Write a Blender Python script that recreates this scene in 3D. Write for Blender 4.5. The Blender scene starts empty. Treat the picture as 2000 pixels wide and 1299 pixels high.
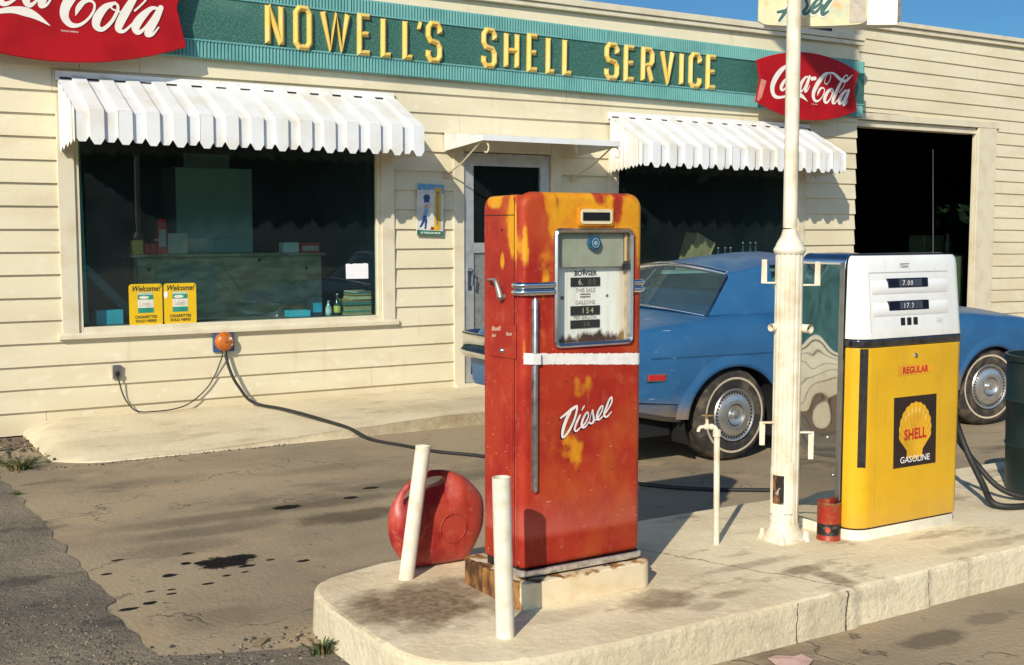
import bpy, bmesh, math, random
from mathutils import Vector, Matrix, noise as mnoise
R = math.radians
random.seed(7)
S = bpy.context.scene
COL = S.collection
# ------------------------------------------------------------------ camera
cam = bpy.data.cameras.new('camera'); co = bpy.data.objects.new('camera', cam); COL.objects.link(co)
cam.sensor_width = 36; cam.lens = 2300/2000*36; cam.clip_start = 0.05; cam.clip_end = 3000
co.location = (0, 0, 1.57); co.rotation_euler = (R(90)-math.atan(199.5/2300), 0, -R(31.75))
S.camera = co
# ------------------------------------------------------------------ light
SUN = Vector((1.22, 1.0, -0.93)).normalized()          # the way sunlight travels
W = bpy.data.worlds.new('World'); S.world = W; W.use_nodes = True
wt = W.node_tree; bg = wt.nodes['Background']
sky = wt.nodes.new('ShaderNodeTexSky'); sky.sky_type = 'NISHITA'; sky.sun_disc = False
sky.sun_elevation = math.asin(-SUN.z); sky.sun_rotation = math.atan2(-SUN.x, -SUN.y)
sky.air_density = 1.0; sky.dust_density = 0.3; sky.ozone_density = 2.0
# deep blue overhead and away from the sun, pale and bright low on the sun's side
def wn(ty, ins=None, **kw):
    nd = wt.nodes.new(ty)
    for k, v in kw.items(): setattr(nd, k, v)
    for k, v in (ins or {}).items():
        if isinstance(v, bpy.types.NodeSocket): wt.links.new(v, nd.inputs[k])
        else: nd.inputs[k].default_value = v
    return nd
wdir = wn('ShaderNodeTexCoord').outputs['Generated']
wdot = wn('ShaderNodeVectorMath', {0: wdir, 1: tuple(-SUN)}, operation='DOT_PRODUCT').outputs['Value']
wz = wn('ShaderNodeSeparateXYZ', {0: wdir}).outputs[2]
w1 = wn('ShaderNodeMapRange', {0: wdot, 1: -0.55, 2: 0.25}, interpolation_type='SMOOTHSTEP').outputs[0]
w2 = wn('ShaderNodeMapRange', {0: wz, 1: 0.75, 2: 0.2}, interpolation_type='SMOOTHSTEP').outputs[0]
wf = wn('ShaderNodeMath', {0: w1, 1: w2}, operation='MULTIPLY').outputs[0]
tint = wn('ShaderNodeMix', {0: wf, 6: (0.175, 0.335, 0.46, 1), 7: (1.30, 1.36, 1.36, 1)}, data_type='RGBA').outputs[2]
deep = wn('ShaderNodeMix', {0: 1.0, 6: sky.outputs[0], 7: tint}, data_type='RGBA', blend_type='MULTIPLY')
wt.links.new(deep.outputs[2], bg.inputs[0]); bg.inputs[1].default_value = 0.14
sl = bpy.data.lights.new('sun', 'SUN'); sl.energy = 4.0; sl.angle = R(0.5); sl.color = (1.0, 0.91, 0.755)
so = bpy.data.objects.new('sun', sl); COL.objects.link(so); so.location = (-20, -16, 18)
so.rotation_euler = SUN.to_track_quat('-Z', 'Y').to_euler()
S.view_settings.view_transform = 'Standard'; S.view_settings.look = 'None'
S.view_settings.gamma = 1.0; S.view_settings.exposure = 0.30
S.render.engine = 'CYCLES'
S.render.resolution_x = 1024; S.render.resolution_y = 665

# ------------------------------------------------------------------ mesh helpers
class MB:
    def __init__(s): s.v = []; s.f = []; s.m = []; s.mi = 0
    def add(s, vs, fs):
        b = len(s.v); s.v += [tuple(p) for p in vs]
        for f in fs: s.f.append([b+i for i in f]); s.m.append(s.mi)
    def quad(s, a, b, c, d): s.add([a, b, c, d], [(0, 1, 2, 3)])
    def box(s, x0, x1, y0, y1, z0, z1):
        s.add([(x0,y0,z0),(x1,y0,z0),(x1,y1,z0),(x0,y1,z0),(x0,y0,z1),(x1,y0,z1),(x1,y1,z1),(x0,y1,z1)],
              [(3,2,1,0),(4,5,6,7),(0,1,5,4),(1,2,6,5),(2,3,7,6),(3,0,4,7)])
    def prism(s, poly, axis, a, b):
        """poly of (u,v) swept along axis: 'y' -> (u,y,v)  'z' -> (u,v,z)  'x' -> (x,u,v)"""
        mp = {'y': lambda u, v, w: (u, w, v), 'z': lambda u, v, w: (u, v, w), 'x': lambda u, v, w: (w, u, v)}[axis]
        n = len(poly)
        s.add([mp(u, v, a) for u, v in poly] + [mp(u, v, b) for u, v in poly],
              [tuple(range(n))[::-1], tuple(range(n, 2*n))] + [(i, (i+1) % n, n+(i+1) % n, n+i) for i in range(n)])
    def tube(s, pts, r, seg=10, cap=True):
        pts = [Vector(p) for p in pts]; n = len(pts)
        rr = r if isinstance(r, (list, tuple)) else [r]*n
        up = Vector((0.13, 0.21, 0.97)); vs = []
        for i, p in enumerate(pts):
            t = (pts[min(i+1, n-1)]-pts[max(i-1, 0)]).normalized()
            a = t.cross(up)
            if a.length < 1e-3: a = t.cross(Vector((1, 0, 0)))
            a.normalize(); b = t.cross(a).normalized(); up = b.cross(t) if False else up
            for k in range(seg):
                g = 2*math.pi*k/seg; vs.append(p+(a*math.cos(g)+b*math.sin(g))*rr[i])
        fs = [(i*seg+k, i*seg+(k+1) % seg, (i+1)*seg+(k+1) % seg, (i+1)*seg+k) for i in range(n-1) for k in range(seg)]
        if cap: fs += [tuple(range(seg))[::-1], tuple(range((n-1)*seg, n*seg))]
        s.add(vs, fs)
    def lathe(s, prof, c, axis='z', seg=32, cap=False):
        """prof of (radius, height along axis)"""
        vs = []
        for r, h in prof:
            for k in range(seg):
                g = 2*math.pi*k/seg; x, y = r*math.cos(g), r*math.sin(g)
                vs.append({'z': (c[0]+x, c[1]+y, c[2]+h), 'y': (c[0]+x, c[1]+h, c[2]+y), 'x': (c[0]+h, c[1]+x, c[2]+y)}[axis])
        n = len(prof)
        fs = [(i*seg+k, i*seg+(k+1) % seg, (i+1)*seg+(k+1) % seg, (i+1)*seg+k) for i in range(n-1) for k in range(seg)]
        if cap: fs += [tuple(range(seg))[::-1], tuple(range((n-1)*seg, n*seg))]
        s.add(vs, fs)
    def grid(s, rows):
        m = len(rows[0]); s.add([p for r in rows for p in r],
            [(i*m+k, i*m+k+1, (i+1)*m+k+1, (i+1)*m+k) for i in range(len(rows)-1) for k in range(m-1)])

def spline(pts, n=8):
    """Catmull-Rom through points of any dimension"""
    P = [tuple(p) for p in pts]; P = [P[0]]+P+[P[-1]]; out = []
    for i in range(1, len(P)-2):
        a, b, c, d = P[i-1], P[i], P[i+1], P[i+2]
        for k in range(n):
            t = k/n
            out.append(tuple(0.5*(2*b[j]+(c[j]-a[j])*t+(2*a[j]-5*b[j]+4*c[j]-d[j])*t*t+(3*b[j]-a[j]-3*c[j]+d[j])*t**3) for j in range(len(b))))
    out.append(P[-2]); return out

def ribbon(mb, strokes, fn, wmul=1.0, n=7, lift=0.0):
    """painted lettering: variable width strokes (u,v,width); fn(u,v,h) -> point, h = height above the face"""
    for si, st in enumerate(strokes):
        q = spline(st, n); L = []; Rr = []
        for i, (u, v, w) in enumerate(q):
            a, b = q[max(i-1, 0)], q[min(i+1, len(q)-1)]
            dx, dy = b[0]-a[0], b[1]-a[1]; l = math.hypot(dx, dy) or 1
            h = lift+0.0004*si+0.0012*i/len(q); ww = w*wmul/2
            L.append(fn(u-dy/l*ww, v+dx/l*ww, h)); Rr.append(fn(u+dy/l*ww, v-dx/l*ww, h))
        mb.grid([L, Rr])
        for (u, v, w), h in ((q[0], lift+0.0004*si-0.0002), (q[-1], lift+0.0004*si+0.0014)):
            if w < 0.004: continue
            mb.add([fn(u+math.cos(k*math.pi/5)*w*wmul/2, v+math.sin(k*math.pi/5)*w*wmul/2, h) for k in range(10)], [tuple(range(10))])

def rrect(x0, x1, z0, z1, r, n=5):
    o = []
    for cx, cz, a in ((x1-r, z1-r, 0), (x0+r, z1-r, 90), (x0+r, z0+r, 180), (x1-r, z0+r, 270)):
        for k in range(n+1):
            g = R(a+90*k/n); o.append((cx+r*math.cos(g), cz+r*math.sin(g)))
    return o

ORG = {}
def thing(name, label, cat, loc, group=None):
    o = bpy.data.objects.new(name, None); COL.objects.link(o); o.location = loc; o.empty_display_size = 0.1
    o['label'] = label; o['category'] = cat
    if group: o['group'] = group
    ORG[o] = Vector(loc); return o
def obj(name, mb, mat, parent=None, smooth=None, bevel=None, loc=None, label=None, seg=3):
    """ONE mesh object; vertices are given in world metres"""
    org = ORG[parent] if parent is not None else Vector((0, 0, 0))
    base = Vector(loc) if loc is not None else org
    me = bpy.data.meshes.new(name)
    me.from_pydata([tuple(Vector(p)-base) for p in mb.v], [], mb.f); me.update()
    mats = mat if isinstance(mat, (list, tuple)) else [mat]
    for m in mats: me.materials.append(m)
    if len(mats) > 1: me.polygons.foreach_set('material_index', mb.m)
    bm = bmesh.new(); bm.from_mesh(me); bmesh.ops.recalc_face_normals(bm, faces=bm.faces); bm.to_mesh(me); bm.free()
    if smooth is not None:
        me.polygons.foreach_set('use_smooth', [True]*len(me.polygons)); me.set_sharp_from_angle(angle=R(smooth))
    o = bpy.data.objects.new(name, me); COL.objects.link(o)
    if parent is not None: o.parent = parent
    o.location = base-org; ORG[o] = base
    if bevel:
        b = o.modifiers.new('bevel', 'BEVEL'); b.width = bevel; b.segments = seg; b.limit_method = 'ANGLE'; b.angle_limit = R(35)
        b.harden_normals = True
        me.polygons.foreach_set('use_smooth', [True]*len(me.polygons)); me.set_sharp_from_angle(angle=R(35))
    if label: o['label'] = label
    return o
def tag(o, label, cat, group=None, kind=None):
    if label: o['label'] = label
    if cat: o['category'] = cat
    if group: o['group'] = group
    if kind: o['kind'] = kind
    return o
def bake(o):
    """apply modifiers"""
    bpy.context.view_layer.update()
    me = bpy.data.meshes.new_from_object(o.evaluated_get(bpy.context.evaluated_depsgraph_get()))
    o.modifiers.clear(); o.data = me; return o
def cut(o, cutter):
    b = o.modifiers.new('cut', 'BOOLEAN'); b.operation = 'DIFFERENCE'; b.solver = 'EXACT'; b.material_mode = 'TRANSFER'; b.object = cutter
    bake(o); bpy.data.objects.remove(cutter)
def text(body, size, x, y, z, mat, parent, name='lettering', bold=0.0, shear=0.0, xs=1.0, align='CENTER', rot=0.0, sp=1.0):
    """flat printed line facing -Y, centred at x, baseline z, on plane y"""
    c = bpy.data.curves.new('t', 'FONT'); c.body = body; c.size = size; c.align_x = align
    c.offset = bold; c.shear = shear; c.space_character = sp; c.resolution_u = 3
    t = bpy.data.objects.new('t', c); COL.objects.link(t); bpy.context.view_layer.update()
    me = bpy.data.meshes.new_from_object(t.evaluated_get(bpy.context.evaluated_depsgraph_get()))
    mb = MB(); cr, sr = math.cos(rot), math.sin(rot)
    mb.add([(x+(v.co.x*xs)*cr-v.co.y*sr, y, z+(v.co.x*xs)*sr+v.co.y*cr) for v in me.vertices], [tuple(p.vertices) for p in me.polygons])
    bpy.data.objects.remove(t); bpy.data.curves.remove(c); bpy.data.meshes.remove(me)
    return obj(name, mb, mat, parent)

# ------------------------------------------------------------------ material helpers
class MT:
    def __init__(s, name):
        s.m = bpy.data.materials.new(name); s.m.use_nodes = True; s.t = s.m.node_tree
        s.b = s.t.nodes['Principled BSDF']; s.P = s.n('ShaderNodeNewGeometry').outputs['Position']
    def n(s, ty, ins=None, **kw):
        nd = s.t.nodes.new(ty)
        for k, v in kw.items(): setattr(nd, k, v)
        for k, v in (ins or {}).items(): s.set(nd.inputs[k], v)
        return nd
    def set(s, sock, v):
        if isinstance(v, bpy.types.NodeSocket): s.t.links.new(v, sock)
        else: sock.default_value = v
    def noise(s, scale, detail=4, st=(1, 1, 1), off=(0, 0, 0), rough=0.55):
        mp = s.n('ShaderNodeMapping', {'Vector': s.P, 'Scale': st, 'Location': off})
        return s.n('ShaderNodeTexNoise', {'Vector': mp.outputs[0], 'Scale': scale, 'Detail': detail, 'Roughness': rough}).outputs['Fac']
    def voro(s, scale, st=(1, 1, 1), feature='F1', out='Distance'):
        mp = s.n('ShaderNodeMapping', {'Vector': s.P, 'Scale': st})
        return s.n('ShaderNodeTexVoronoi', {'Vector': mp.outputs[0], 'Scale': scale}, feature=feature).outputs[out]
    def rng(s, x, a, b, c=0.0, d=1.0):
        return s.n('ShaderNodeMapRange', {0: x, 1: a, 2: b, 3: c, 4: d}, interpolation_type='SMOOTHSTEP' if (c, d) == (0.0, 1.0) else 'LINEAR').outputs[0]
    def ma(s, op, a, b=0.0, c=0.0):
        nd = s.n('ShaderNodeMath', {0: a, 1: b, 2: c}, operation=op); return nd.outputs[0]
    def mul(s, a, b): return s.ma('MULTIPLY', a, b)
    def mx(s, a, b): return s.ma('MAXIMUM', a, b)
    def xyz(s):
        return s.n('ShaderNodeSeparateXYZ', {0: s.P}).outputs
    def mix(s, a, b, f):
        a = (*a, 1) if isinstance(a, tuple) and len(a) == 3 else a
        b = (*b, 1) if isinstance(b, tuple) and len(b) == 3 else b
        nd = s.n('ShaderNodeMix', data_type='RGBA')
        s.set(nd.inputs[0], f); s.set(nd.inputs[6], a); s.set(nd.inputs[7], b); return nd.outputs[2]
    def blob(s, c, r, soft=0.3, warp=None):
        """1 inside an ellipse centred at world point c with radii r, ragged by warp"""
        v = s.n('ShaderNodeVectorMath', {0: s.P, 1: c}, operation='SUBTRACT').outputs[0]
        v = s.n('ShaderNodeVectorMath', {0: v, 1: tuple(1/x for x in r)}, operation='MULTIPLY').outputs[0]
        d = s.n('ShaderNodeVectorMath', {0: v}, operation='LENGTH').outputs['Value']
        if warp is not None: d = s.ma('ADD', d, warp)
        return s.rng(d, 1+soft, 1-soft)
    def bump(s, h, strength, dist=0.01, normal=None):
        ins = {'Height': h, 'Strength': strength, 'Distance': dist}
        if normal is not None: ins['Normal'] = normal
        return s.n('ShaderNodeBump', ins).outputs[0]
    def done(s, col=None, rough=0.5, metal=0.0, normal=None, spec=None, coat=None, trans=None, ior=None):
        b = s.b
        if col is not None: s.set(b.inputs['Base Color'], (*col, 1) if isinstance(col, tuple) and len(col) == 3 else col)
        s.set(b.inputs['Roughness'], rough); s.set(b.inputs['Metallic'], metal)
        if normal is not None: s.set(b.inputs['Normal'], normal)
        if spec is not None: s.set(b.inputs['Specular IOR Level'], spec)
        if coat is not None: s.set(b.inputs['Coat Weight'], coat); s.set(b.inputs['Coat Roughness'], 0.08)
        return s.m
def plain(name, col, rough=0.5, metal=0.0, var=0.12, sc=9, bump=0.0, spec=None, coat=None, dark=None):
    t = MT(name); c2 = dark or tuple(x*(1-2.2*var) for x in col)
    c = t.mix(col, c2, t.rng(t.noise(sc, 5), 0.4, 0.75))
    nm = t.bump(t.noise(sc*12, 4), bump, 0.004) if bump else None
    return t.done(c, rough, metal, nm, spec, coat)

# painted clapboard
def m_siding():
    t = MT('cream_clapboard_paint'); base = (0.69, 0.62, 0.435)
    c = t.mix(base, (0.63, 0.55, 0.37), t.rng(t.noise(1.3, 5, (0.6, 1, 2.2)), 0.42, 0.68))
    c = t.mix(c, (0.55, 0.44, 0.27), t.mul(t.rng(t.noise(7, 6, (1.6, 1, 0.22)), 0.57, 0.76), 0.42))
    c = t.mix(c, (0.74, 0.69, 0.55), t.mul(t.rng(t.noise(16, 3, (0.5, 1, 1)), 0.58, 0.7), 0.5))
    fl = t.rng(t.noise(60, 3), 0.71, 0.74); c = t.mix(c, (0.60, 0.44, 0.24), t.mul(fl, 0.7))
    c = t.mix(c, (0.50, 0.42, 0.29), t.mul(t.rng(t.noise(120, 2), 0.66, 0.72), 0.35))
    z = t.xyz()[2]; low = t.rng(t.ma('ADD', z, t.mul(t.noise(5, 4), 0.18)), 0.36, 0.14)
    c = t.mix(c, (0.46, 0.35, 0.20), t.mul(low, 0.4))
    n = t.bump(t.noise(9, 4, (0.25, 1, 3)), 0.25, 0.006); n = t.bump(fl, 0.5, 0.003, n)
    return t.done(c, 0.55, 0, n)
M_SID = m_siding()
M_TRIM = plain('cream_trim_paint', (0.67, 0.61, 0.455), 0.5, 0, 0.06, 6, 0.15, dark=(0.60, 0.51, 0.345))
M_AWN = plain('white_awning_enamel', (0.77, 0.78, 0.77), 0.42, 0, 0.05, 4, 0.03, dark=(0.68, 0.64, 0.55))
M_ALU = plain('weathered_aluminium', (0.55, 0.55, 0.54), 0.42, 0.55, 0.1, 12)
M_CHROME = plain('chrome', (0.72, 0.73, 0.75), 0.12, 1.0, 0.05, 8)
M_DKCH = plain('chrome_dark_reflection', (0.20, 0.21, 0.25), 0.12, 1.0, 0.2, 30)  # darkened colour stands in for the dark street this chrome would mirror
M_DULLCH = plain('dull_chrome', (0.55, 0.56, 0.58), 0.28, 1.0, 0.12, 14)
M_BLACK = plain('black_enamel', (0.012, 0.012, 0.014), 0.35, 0, 0.1)
M_DARK = plain('dark_recess', (0.01, 0.009, 0.008), 0.9, 0, 0.1)
M_RUB = plain('black_rubber', (0.018, 0.018, 0.018), 0.6, 0, 0.2, 20, 0.1)
M_WHITE = plain('white_enamel', (0.76, 0.77, 0.76), 0.22, 0, 0.02, 4, 0, coat=0.4)
M_PRINTK = plain('black_print', (0.02, 0.02, 0.022), 0.5)
M_PRINTW = plain('white_print', (0.82, 0.80, 0.76), 0.5, 0, 0.03)
M_PRINTR = plain('red_print', (0.50, 0.02, 0.02), 0.45)
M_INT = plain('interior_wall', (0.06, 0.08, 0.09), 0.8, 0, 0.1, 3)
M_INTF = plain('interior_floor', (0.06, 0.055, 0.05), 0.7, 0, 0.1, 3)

def m_glass(name, tint, dirt):
    t = MT(name); tr = t.n('ShaderNodeBsdfTransparent', {0: (*tint, 1)})
    gl = t.n('ShaderNodeBsdfGlossy', {'Color': (0.9, 0.95, 1, 1), 'Roughness': 0.0,
             'Normal': t.bump(t.noise(1.1, 1), 0.012, 0.05)})
    fc = t.n('ShaderNodeLayerWeight', {0: 0.5}).outputs['Facing']; fr = t.ma('MULTIPLY_ADD', t.ma('POWER', fc, 5.0), 0.95, 0.045)
    m1 = t.n('ShaderNodeMixShader', {0: fr, 1: tr.outputs[0], 2: gl.outputs[0]})
    df = t.n('ShaderNodeBsdfDiffuse', {0: (0.30, 0.45, 0.47, 1)})
    m2 = t.n('ShaderNodeMixShader', {0: t.mul(t.rng(t.noise(3, 5), 0.3, 0.7, 0.5, 1.0), dirt), 1: m1.outputs[0], 2: df.outputs[0]})
    t.t.links.new(m2.outputs[0], t.t.nodes['Material Output'].inputs[0]); return t.m
M_PANE = m_glass('shop_window_glass', (0.70, 0.94, 0.93), 0.032)
M_CLEAR = m_glass('clear_dial_glass', (0.94, 0.96, 0.94), 0.03)

# ------------------------------------------------------------------ ground
def m_lot():
    t = MT('oil_stained_lot_concrete'); X, Y, Z = t.xyz()
    c = t.mix((0.37, 0.295, 0.19), (0.265, 0.212, 0.142), t.rng(t.noise(0.7, 6), 0.38, 0.66))
    c = t.mix(c, (0.40, 0.30, 0.18), t.mul(t.rng(t.noise(2.6, 6, (0.8, 1.2, 1)), 0.52, 0.70), 0.8))
    c = t.mix(c, (0.13, 0.105, 0.075), t.mul(t.rng(t.noise(1.4, 7, (0.7, 1.2, 1), (3, 1, 0), .65), 0.56, 0.72), 0.8))
    c = t.mix(c, (0.09, 0.072, 0.052), t.mul(t.rng(t.noise(9, 7, (1, 1, 1), (1, 7, 0), .7), 0.57, 0.70), 0.55))
    c = t.mix(c, (0.10, 0.08, 0.06), t.mul(t.rng(t.noise(130, 3), 0.60, 0.70), 0.5))
    c = t.mix(c, (0.40, 0.33, 0.23), t.mul(t.rng(t.noise(85, 3), 0.60, 0.68), 0.55))
    w = t.ma('MULTIPLY_ADD', t.noise(7, 5), 1.3, -0.65); w2 = t.ma('MULTIPLY_ADD', t.noise(26, 6, (1, 1, 1), (0, 0, 0), .65), 1.6, -0.8)
    soft = None
    for (x, y, a, b, s, k) in ((2.62, 5.9, .34, .13, .7, .75), (2.0, 6.25, .5, .10, .8, .5), (2.55, 6.27, .5, .10, .9, .6), (1.85, 6.0, .35, .1, .8, .45),
                               (3.4, 6.5, .7, .12, .9, .5), (1.62, 5.75, .3, .12, .8, .35), (3.7, 2.9, .16, .07, .5, .6), (4.1, 2.95, .12, .05, .5, .4),
                               (1.9, 7.4, .35, .12, .8, .25), (3.0, 7.2, .5, .1, .8, .25), (1.45, 4.6, .2, .12, .8, .35)):
        m = t.mul(t.blob((x, y, 0), (a, b, 1), s*0.6, w), k); soft = m if soft is None else t.mx(soft, m)
    c = t.mix(c, (0.075, 0.058, 0.04), soft)
    oil = None
    for (x, y, a, b) in ((1.72, 5.375, .125, .10), (1.82, 5.41, .07, .06), (1.625, 5.42, .035, .03), (1.437, 5.299, .034, .028), (2.38, 6.28, .085, .05),
                         (2.79, 6.31, .05, .03), (3.0, 6.49, .055, .03), (1.157, 4.905, .04, .02), (1.255, 4.94, .028, .022), (1.56, 5.45, .026, .025),
                         (1.66, 5.16, .022, .015), (1.75, 5.17, .02, .012), (1.79, 5.26, .04, .02), (1.92, 5.3, .024, .014), (2.05, 5.2, .03, .02),
                         (1.30, 5.1, .02, .012), (1.39, 5.08, .02, .012), (1.37, 5.02, .022, .013), (1.2, 5.47, .03, .016), (1.55, 5.08, .028, .015), (1.62, 5.62, .03, .018), (1.3, 5.68, .035, .015)):
        m = t.blob((x, y, 0), (a, b, 1), 0.16, t.mul(w2, 0.9)); oil = m if oil is None else t.mx(oil, m)
    c = t.mix(c, (0.012, 0.011, 0.012), t.mul(oil, 1.0))
    crack = t.rng(t.ma('ABSOLUTE', t.ma('ADD', t.ma('SUBTRACT', Y, 5.62), t.ma('MULTIPLY_ADD', t.noise(4, 6), 0.5, -0.25))), 0.012, 0.0)
    crack = t.mul(crack, t.rng(X, 2.2, 1.3)); c = t.mix(c, (0.08, 0.06, 0.045), t.mul(crack, 0.7))
    wv = t.n('ShaderNodeVectorMath', {0: t.P, 1: t.n('ShaderNodeTexNoise', {'Vector': t.P, 'Scale': 2.2, 'Detail': 5.0}).outputs['Color']}, operation='ADD').outputs[0]
    ck = t.n('ShaderNodeTexVoronoi', {'Vector': wv, 'Scale': 0.55}, feature='DISTANCE_TO_EDGE').outputs['Distance']
    ck = t.mul(t.rng(ck, 0.008, 0.001), t.rng(t.noise(1.7, 3), 0.46, 0.56)); c = t.mix(c, (0.07, 0.055, 0.04), t.mul(ck, 0.45))
    n = t.bump(t.noise(40, 6), 0.5, 0.012); n = t.bump(t.noise(150, 3), 0.45, 0.004, n); n = t.bump(t.ma('MULTIPLY', ck, -1.0), 0.5, 0.01, n)
    r = t.ma('MULTIPLY_ADD', oil, -0.2, 0.9)
    return t.done(c, r, 0, n, spec=t.ma('MULTIPLY_ADD', oil, -0.15, 0.2))
def m_asphalt():
    t = MT('coarse_worn_asphalt')
    c = t.mix((0.24, 0.195, 0.137), (0.13, 0.107, 0.08), t.rng(t.noise(1.1, 6), 0.36, 0.64))
    c = t.mix(c, (0.06, 0.05, 0.042), t.mul(t.rng(t.noise(2.1, 6, (1, 1.5, 1), (5, 2, 0), .68), 0.52, 0.64), 0.85))
    c = t.mix(c, (0.33, 0.27, 0.19), t.mul(t.rng(t.voro(75), 0.22, 0.05), t.rng(t.noise(5, 4), 0.45, 0.62)))
    c = t.mix(c, (0.04, 0.035, 0.03), t.mul(t.rng(t.noise(70, 3), 0.60, 0.68), 0.7))
    n = t.bump(t.noise(75, 5), 0.8, 0.012); n = t.bump(t.noise(14, 6), 0.6, 0.03, n)
    return t.done(c, 0.9, 0, n)
def m_conc(name, a, b, stains=(), cracks=(), bstr=0.35, wear=0.5):
    t = MT(name); X, Y, Z = t.xyz()
    c = t.mix(a, b, t.rng(t.noise(1.8, 6), 0.4, 0.66))
    c = t.mix(c, tuple(x*0.62 for x in b), t.mul(t.rng(t.noise(5, 7, (0.6, 1.3, 1)), 0.52, 0.74), wear))
    c = t.mix(c, tuple(min(1, x*1.15) for x in a), t.mul(t.rng(t.noise(26, 5), 0.56, 0.68), 0.5))
    w = t.ma('MULTIPLY_ADD', t.noise(9, 6), 1.5, -0.75); m0 = None
    for (x, y, p, q, k) in stains:
        m = t.mul(t.blob((x, y, 0.1), (p, q, 3), 0.42, w), k); m0 = m if m0 is None else t.mx(m0, m)
    if m0 is not None: c = t.mix(c, (0.135, 0.082, 0.038), t.mul(m0, t.rng(t.noise(30, 6, (1, 1, 1), (0, 0, 0), .7), .34, .60, .7, 1.0)))
    c = t.mix(c, (0.20, 0.13, 0.065), t.mul(t.rng(t.noise(3.4, 8, (.6, 1.5, 1), (4, 2, 0), .72), .545, .64), wear))
    c = t.mix(c, (0.10, 0.075, 0.05), t.mul(t.rng(t.noise(95, 3), .66, .72), .6))
    h = t.noise(30, 6)
    for (x0, sl, wd) in cracks:
        d = t.ma('ABSOLUTE', t.ma('ADD', t.ma('SUBTRACT', X, x0), t.ma('ADD', t.mul(t.ma('SUBTRACT', Y, 3.155), sl), t.ma('MULTIPLY_ADD', t.noise(9, 5), 0.10, -0.05))))
        k = t.rng(d, wd, 0.0); c = t.mix(c, (0.12, 0.09, 0.055), t.mul(k, 0.75)); h = t.ma('SUBTRACT', h, t.mul(k, 1.5))
    n = t.bump(h, bstr, 0.012); n = t.bump(t.noise(110, 3), 0.2, 0.003, n)
    return t.done(c, 0.8, 0, n)
M_LOT = m_lot(); M_ASPH = m_asphalt()
M_APR = m_conc('cream_painted_apron', (0.68, 0.59, 0.405), (0.60, 0.505, 0.335), ((2.0, 8.6, .5, .2, .15), (6, 8.6, 2, .3, .3), (4.6, 8.175, 1.3, .022, .6), (6.4, 8.175, 1.2, .03, .6), (3.0, 8.175, .9, .012, .45), (5.0, 8.17, .4, .05, .45)), (), 0.25, 0.3)
M_ISLT = m_conc('worn_island_top', (0.76, 0.66, 0.445), (0.63, 0.52, 0.335),
    ((1.99, 3.86, .30, .24, .95), (2.12, 3.98, .24, .16, .8), (1.93, 4.0, .2, .12, .55), (2.80, 3.44, .15, .10, .7), (2.90, 3.30, .08, .04, .5), (3.56, 3.45, .1, .05, .75),
     (3.58, 3.30, .05, .11, .7), (3.42, 3.62, .25, .04, .45), (3.09, 3.36, .10, .035, .5), (2.24, 3.72, .07, .18, .6), (4.6, 3.3, .3, .05, .35), (2.35, 3.5, .2, .06, .3)),
    ((3.56, 0.42, .008),), 0.4, 0.5)
M_ISLS = m_conc('cream_painted_kerb_face', (0.66, 0.585, 0.41), (0.58, 0.50, 0.34), ((3.4, 3.15, .12, .2, .25),), ((3.23, 0, .006), (3.50, 0, .010), (4.02, 0.0, .006)), 0.7, 0.25)

def sheet(name, poly, z, mat, kind='structure'):
    mb = MB(); mb.add([(x, y, z) for x, y in poly], [tuple(range(len(poly)))])
    return tag(obj(name, mb, mat), None, None, kind=kind)
sheet('ground', [(-400, -400), (400, -400), (400, 400), (-400, 400)], 0, M_LOT)
edge = []
yy = 9.4
while yy > -6:
    edge.append((1.125+0.05*mnoise.noise(Vector((yy*1.3, 0, 3)))+0.03*mnoise.noise(Vector((yy*6, 1, 3)))-(0.03 if yy < 5 else 0)+0.62*min(1, max(0, (4.30+.05*mnoise.noise(Vector((yy*5, 3, 3)))-yy)/.22))**1.5, yy)); yy -= 0.03
sheet('asphalt', edge+[(-9, -6), (-9, 9.4)], 0.004, M_ASPH)
# the gap along the wall: bare dirt
M_DIRT = plain('bare_dirt', (0.17, 0.115, 0.07), 0.95, 0, 0.2, 12, 0.8)
sheet('dirt_strip', [(-4, 8.95), (0.6, 8.9), (1.2, 8.95), (1.5, 9.05), (1.62, 9.3), (1.62, 9.52), (-4, 9.52)], 0.008, M_DIRT)
# loose gravel: nobody could count it
mb = MB()
def pebble(x, y, z, r):
    a = random.random()*6.28; k = random.uniform(.6, 1.3)
    vs = []
    for i in range(5):
        g = a+i*1.2566; vs.append((x+r*k*math.cos(g)*random.uniform(.7, 1.1), y+r*math.sin(g)*random.uniform(.7, 1.1), z))
    vs2 = [(x+(p[0]-x)*.6, y+(p[1]-y)*.6, z+r*random.uniform(.5, .9)) for p in vs]
    mb.mi = random.randrange(3)
    mb.add(vs+vs2, [(5, 6, 7, 8, 9)]+[(i, (i+1) % 5, 5+(i+1) % 5, 5+i) for i in range(5)])
for i in range(900):
    x = 1.03-abs(random.gauss(0, .22)); y = random.gauss(4.40, .40); pebble(x, y, .004, random.uniform(.002, .007))
for i in range(420): pebble(random.uniform(.3, 1.1), random.uniform(3.9, 8.9), .004, random.uniform(.002, .006))
for i in range(260): pebble(random.uniform(.8, 1.55), random.uniform(8.3, 9.45), .008, random.uniform(.006, .022))
for i in range(260): pebble(random.uniform(1.2, 3.2), 8.13+random.gauss(0, .02), 0, random.uniform(.003, .010))
for i in range(200): pebble(random.uniform(1.0, 1.75), random.gauss(4.13, .1), .002, random.uniform(.004, .011))
tag(obj('gravel', mb, [plain('grey_pebble', (.13, .115, .10), .9), plain('tan_pebble', (.25, .195, .13), .9), plain('dark_pebble', (.05, .045, .04), .9)]),
    'loose gravel along the broken edge of the asphalt', 'gravel', kind='stuff')

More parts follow.
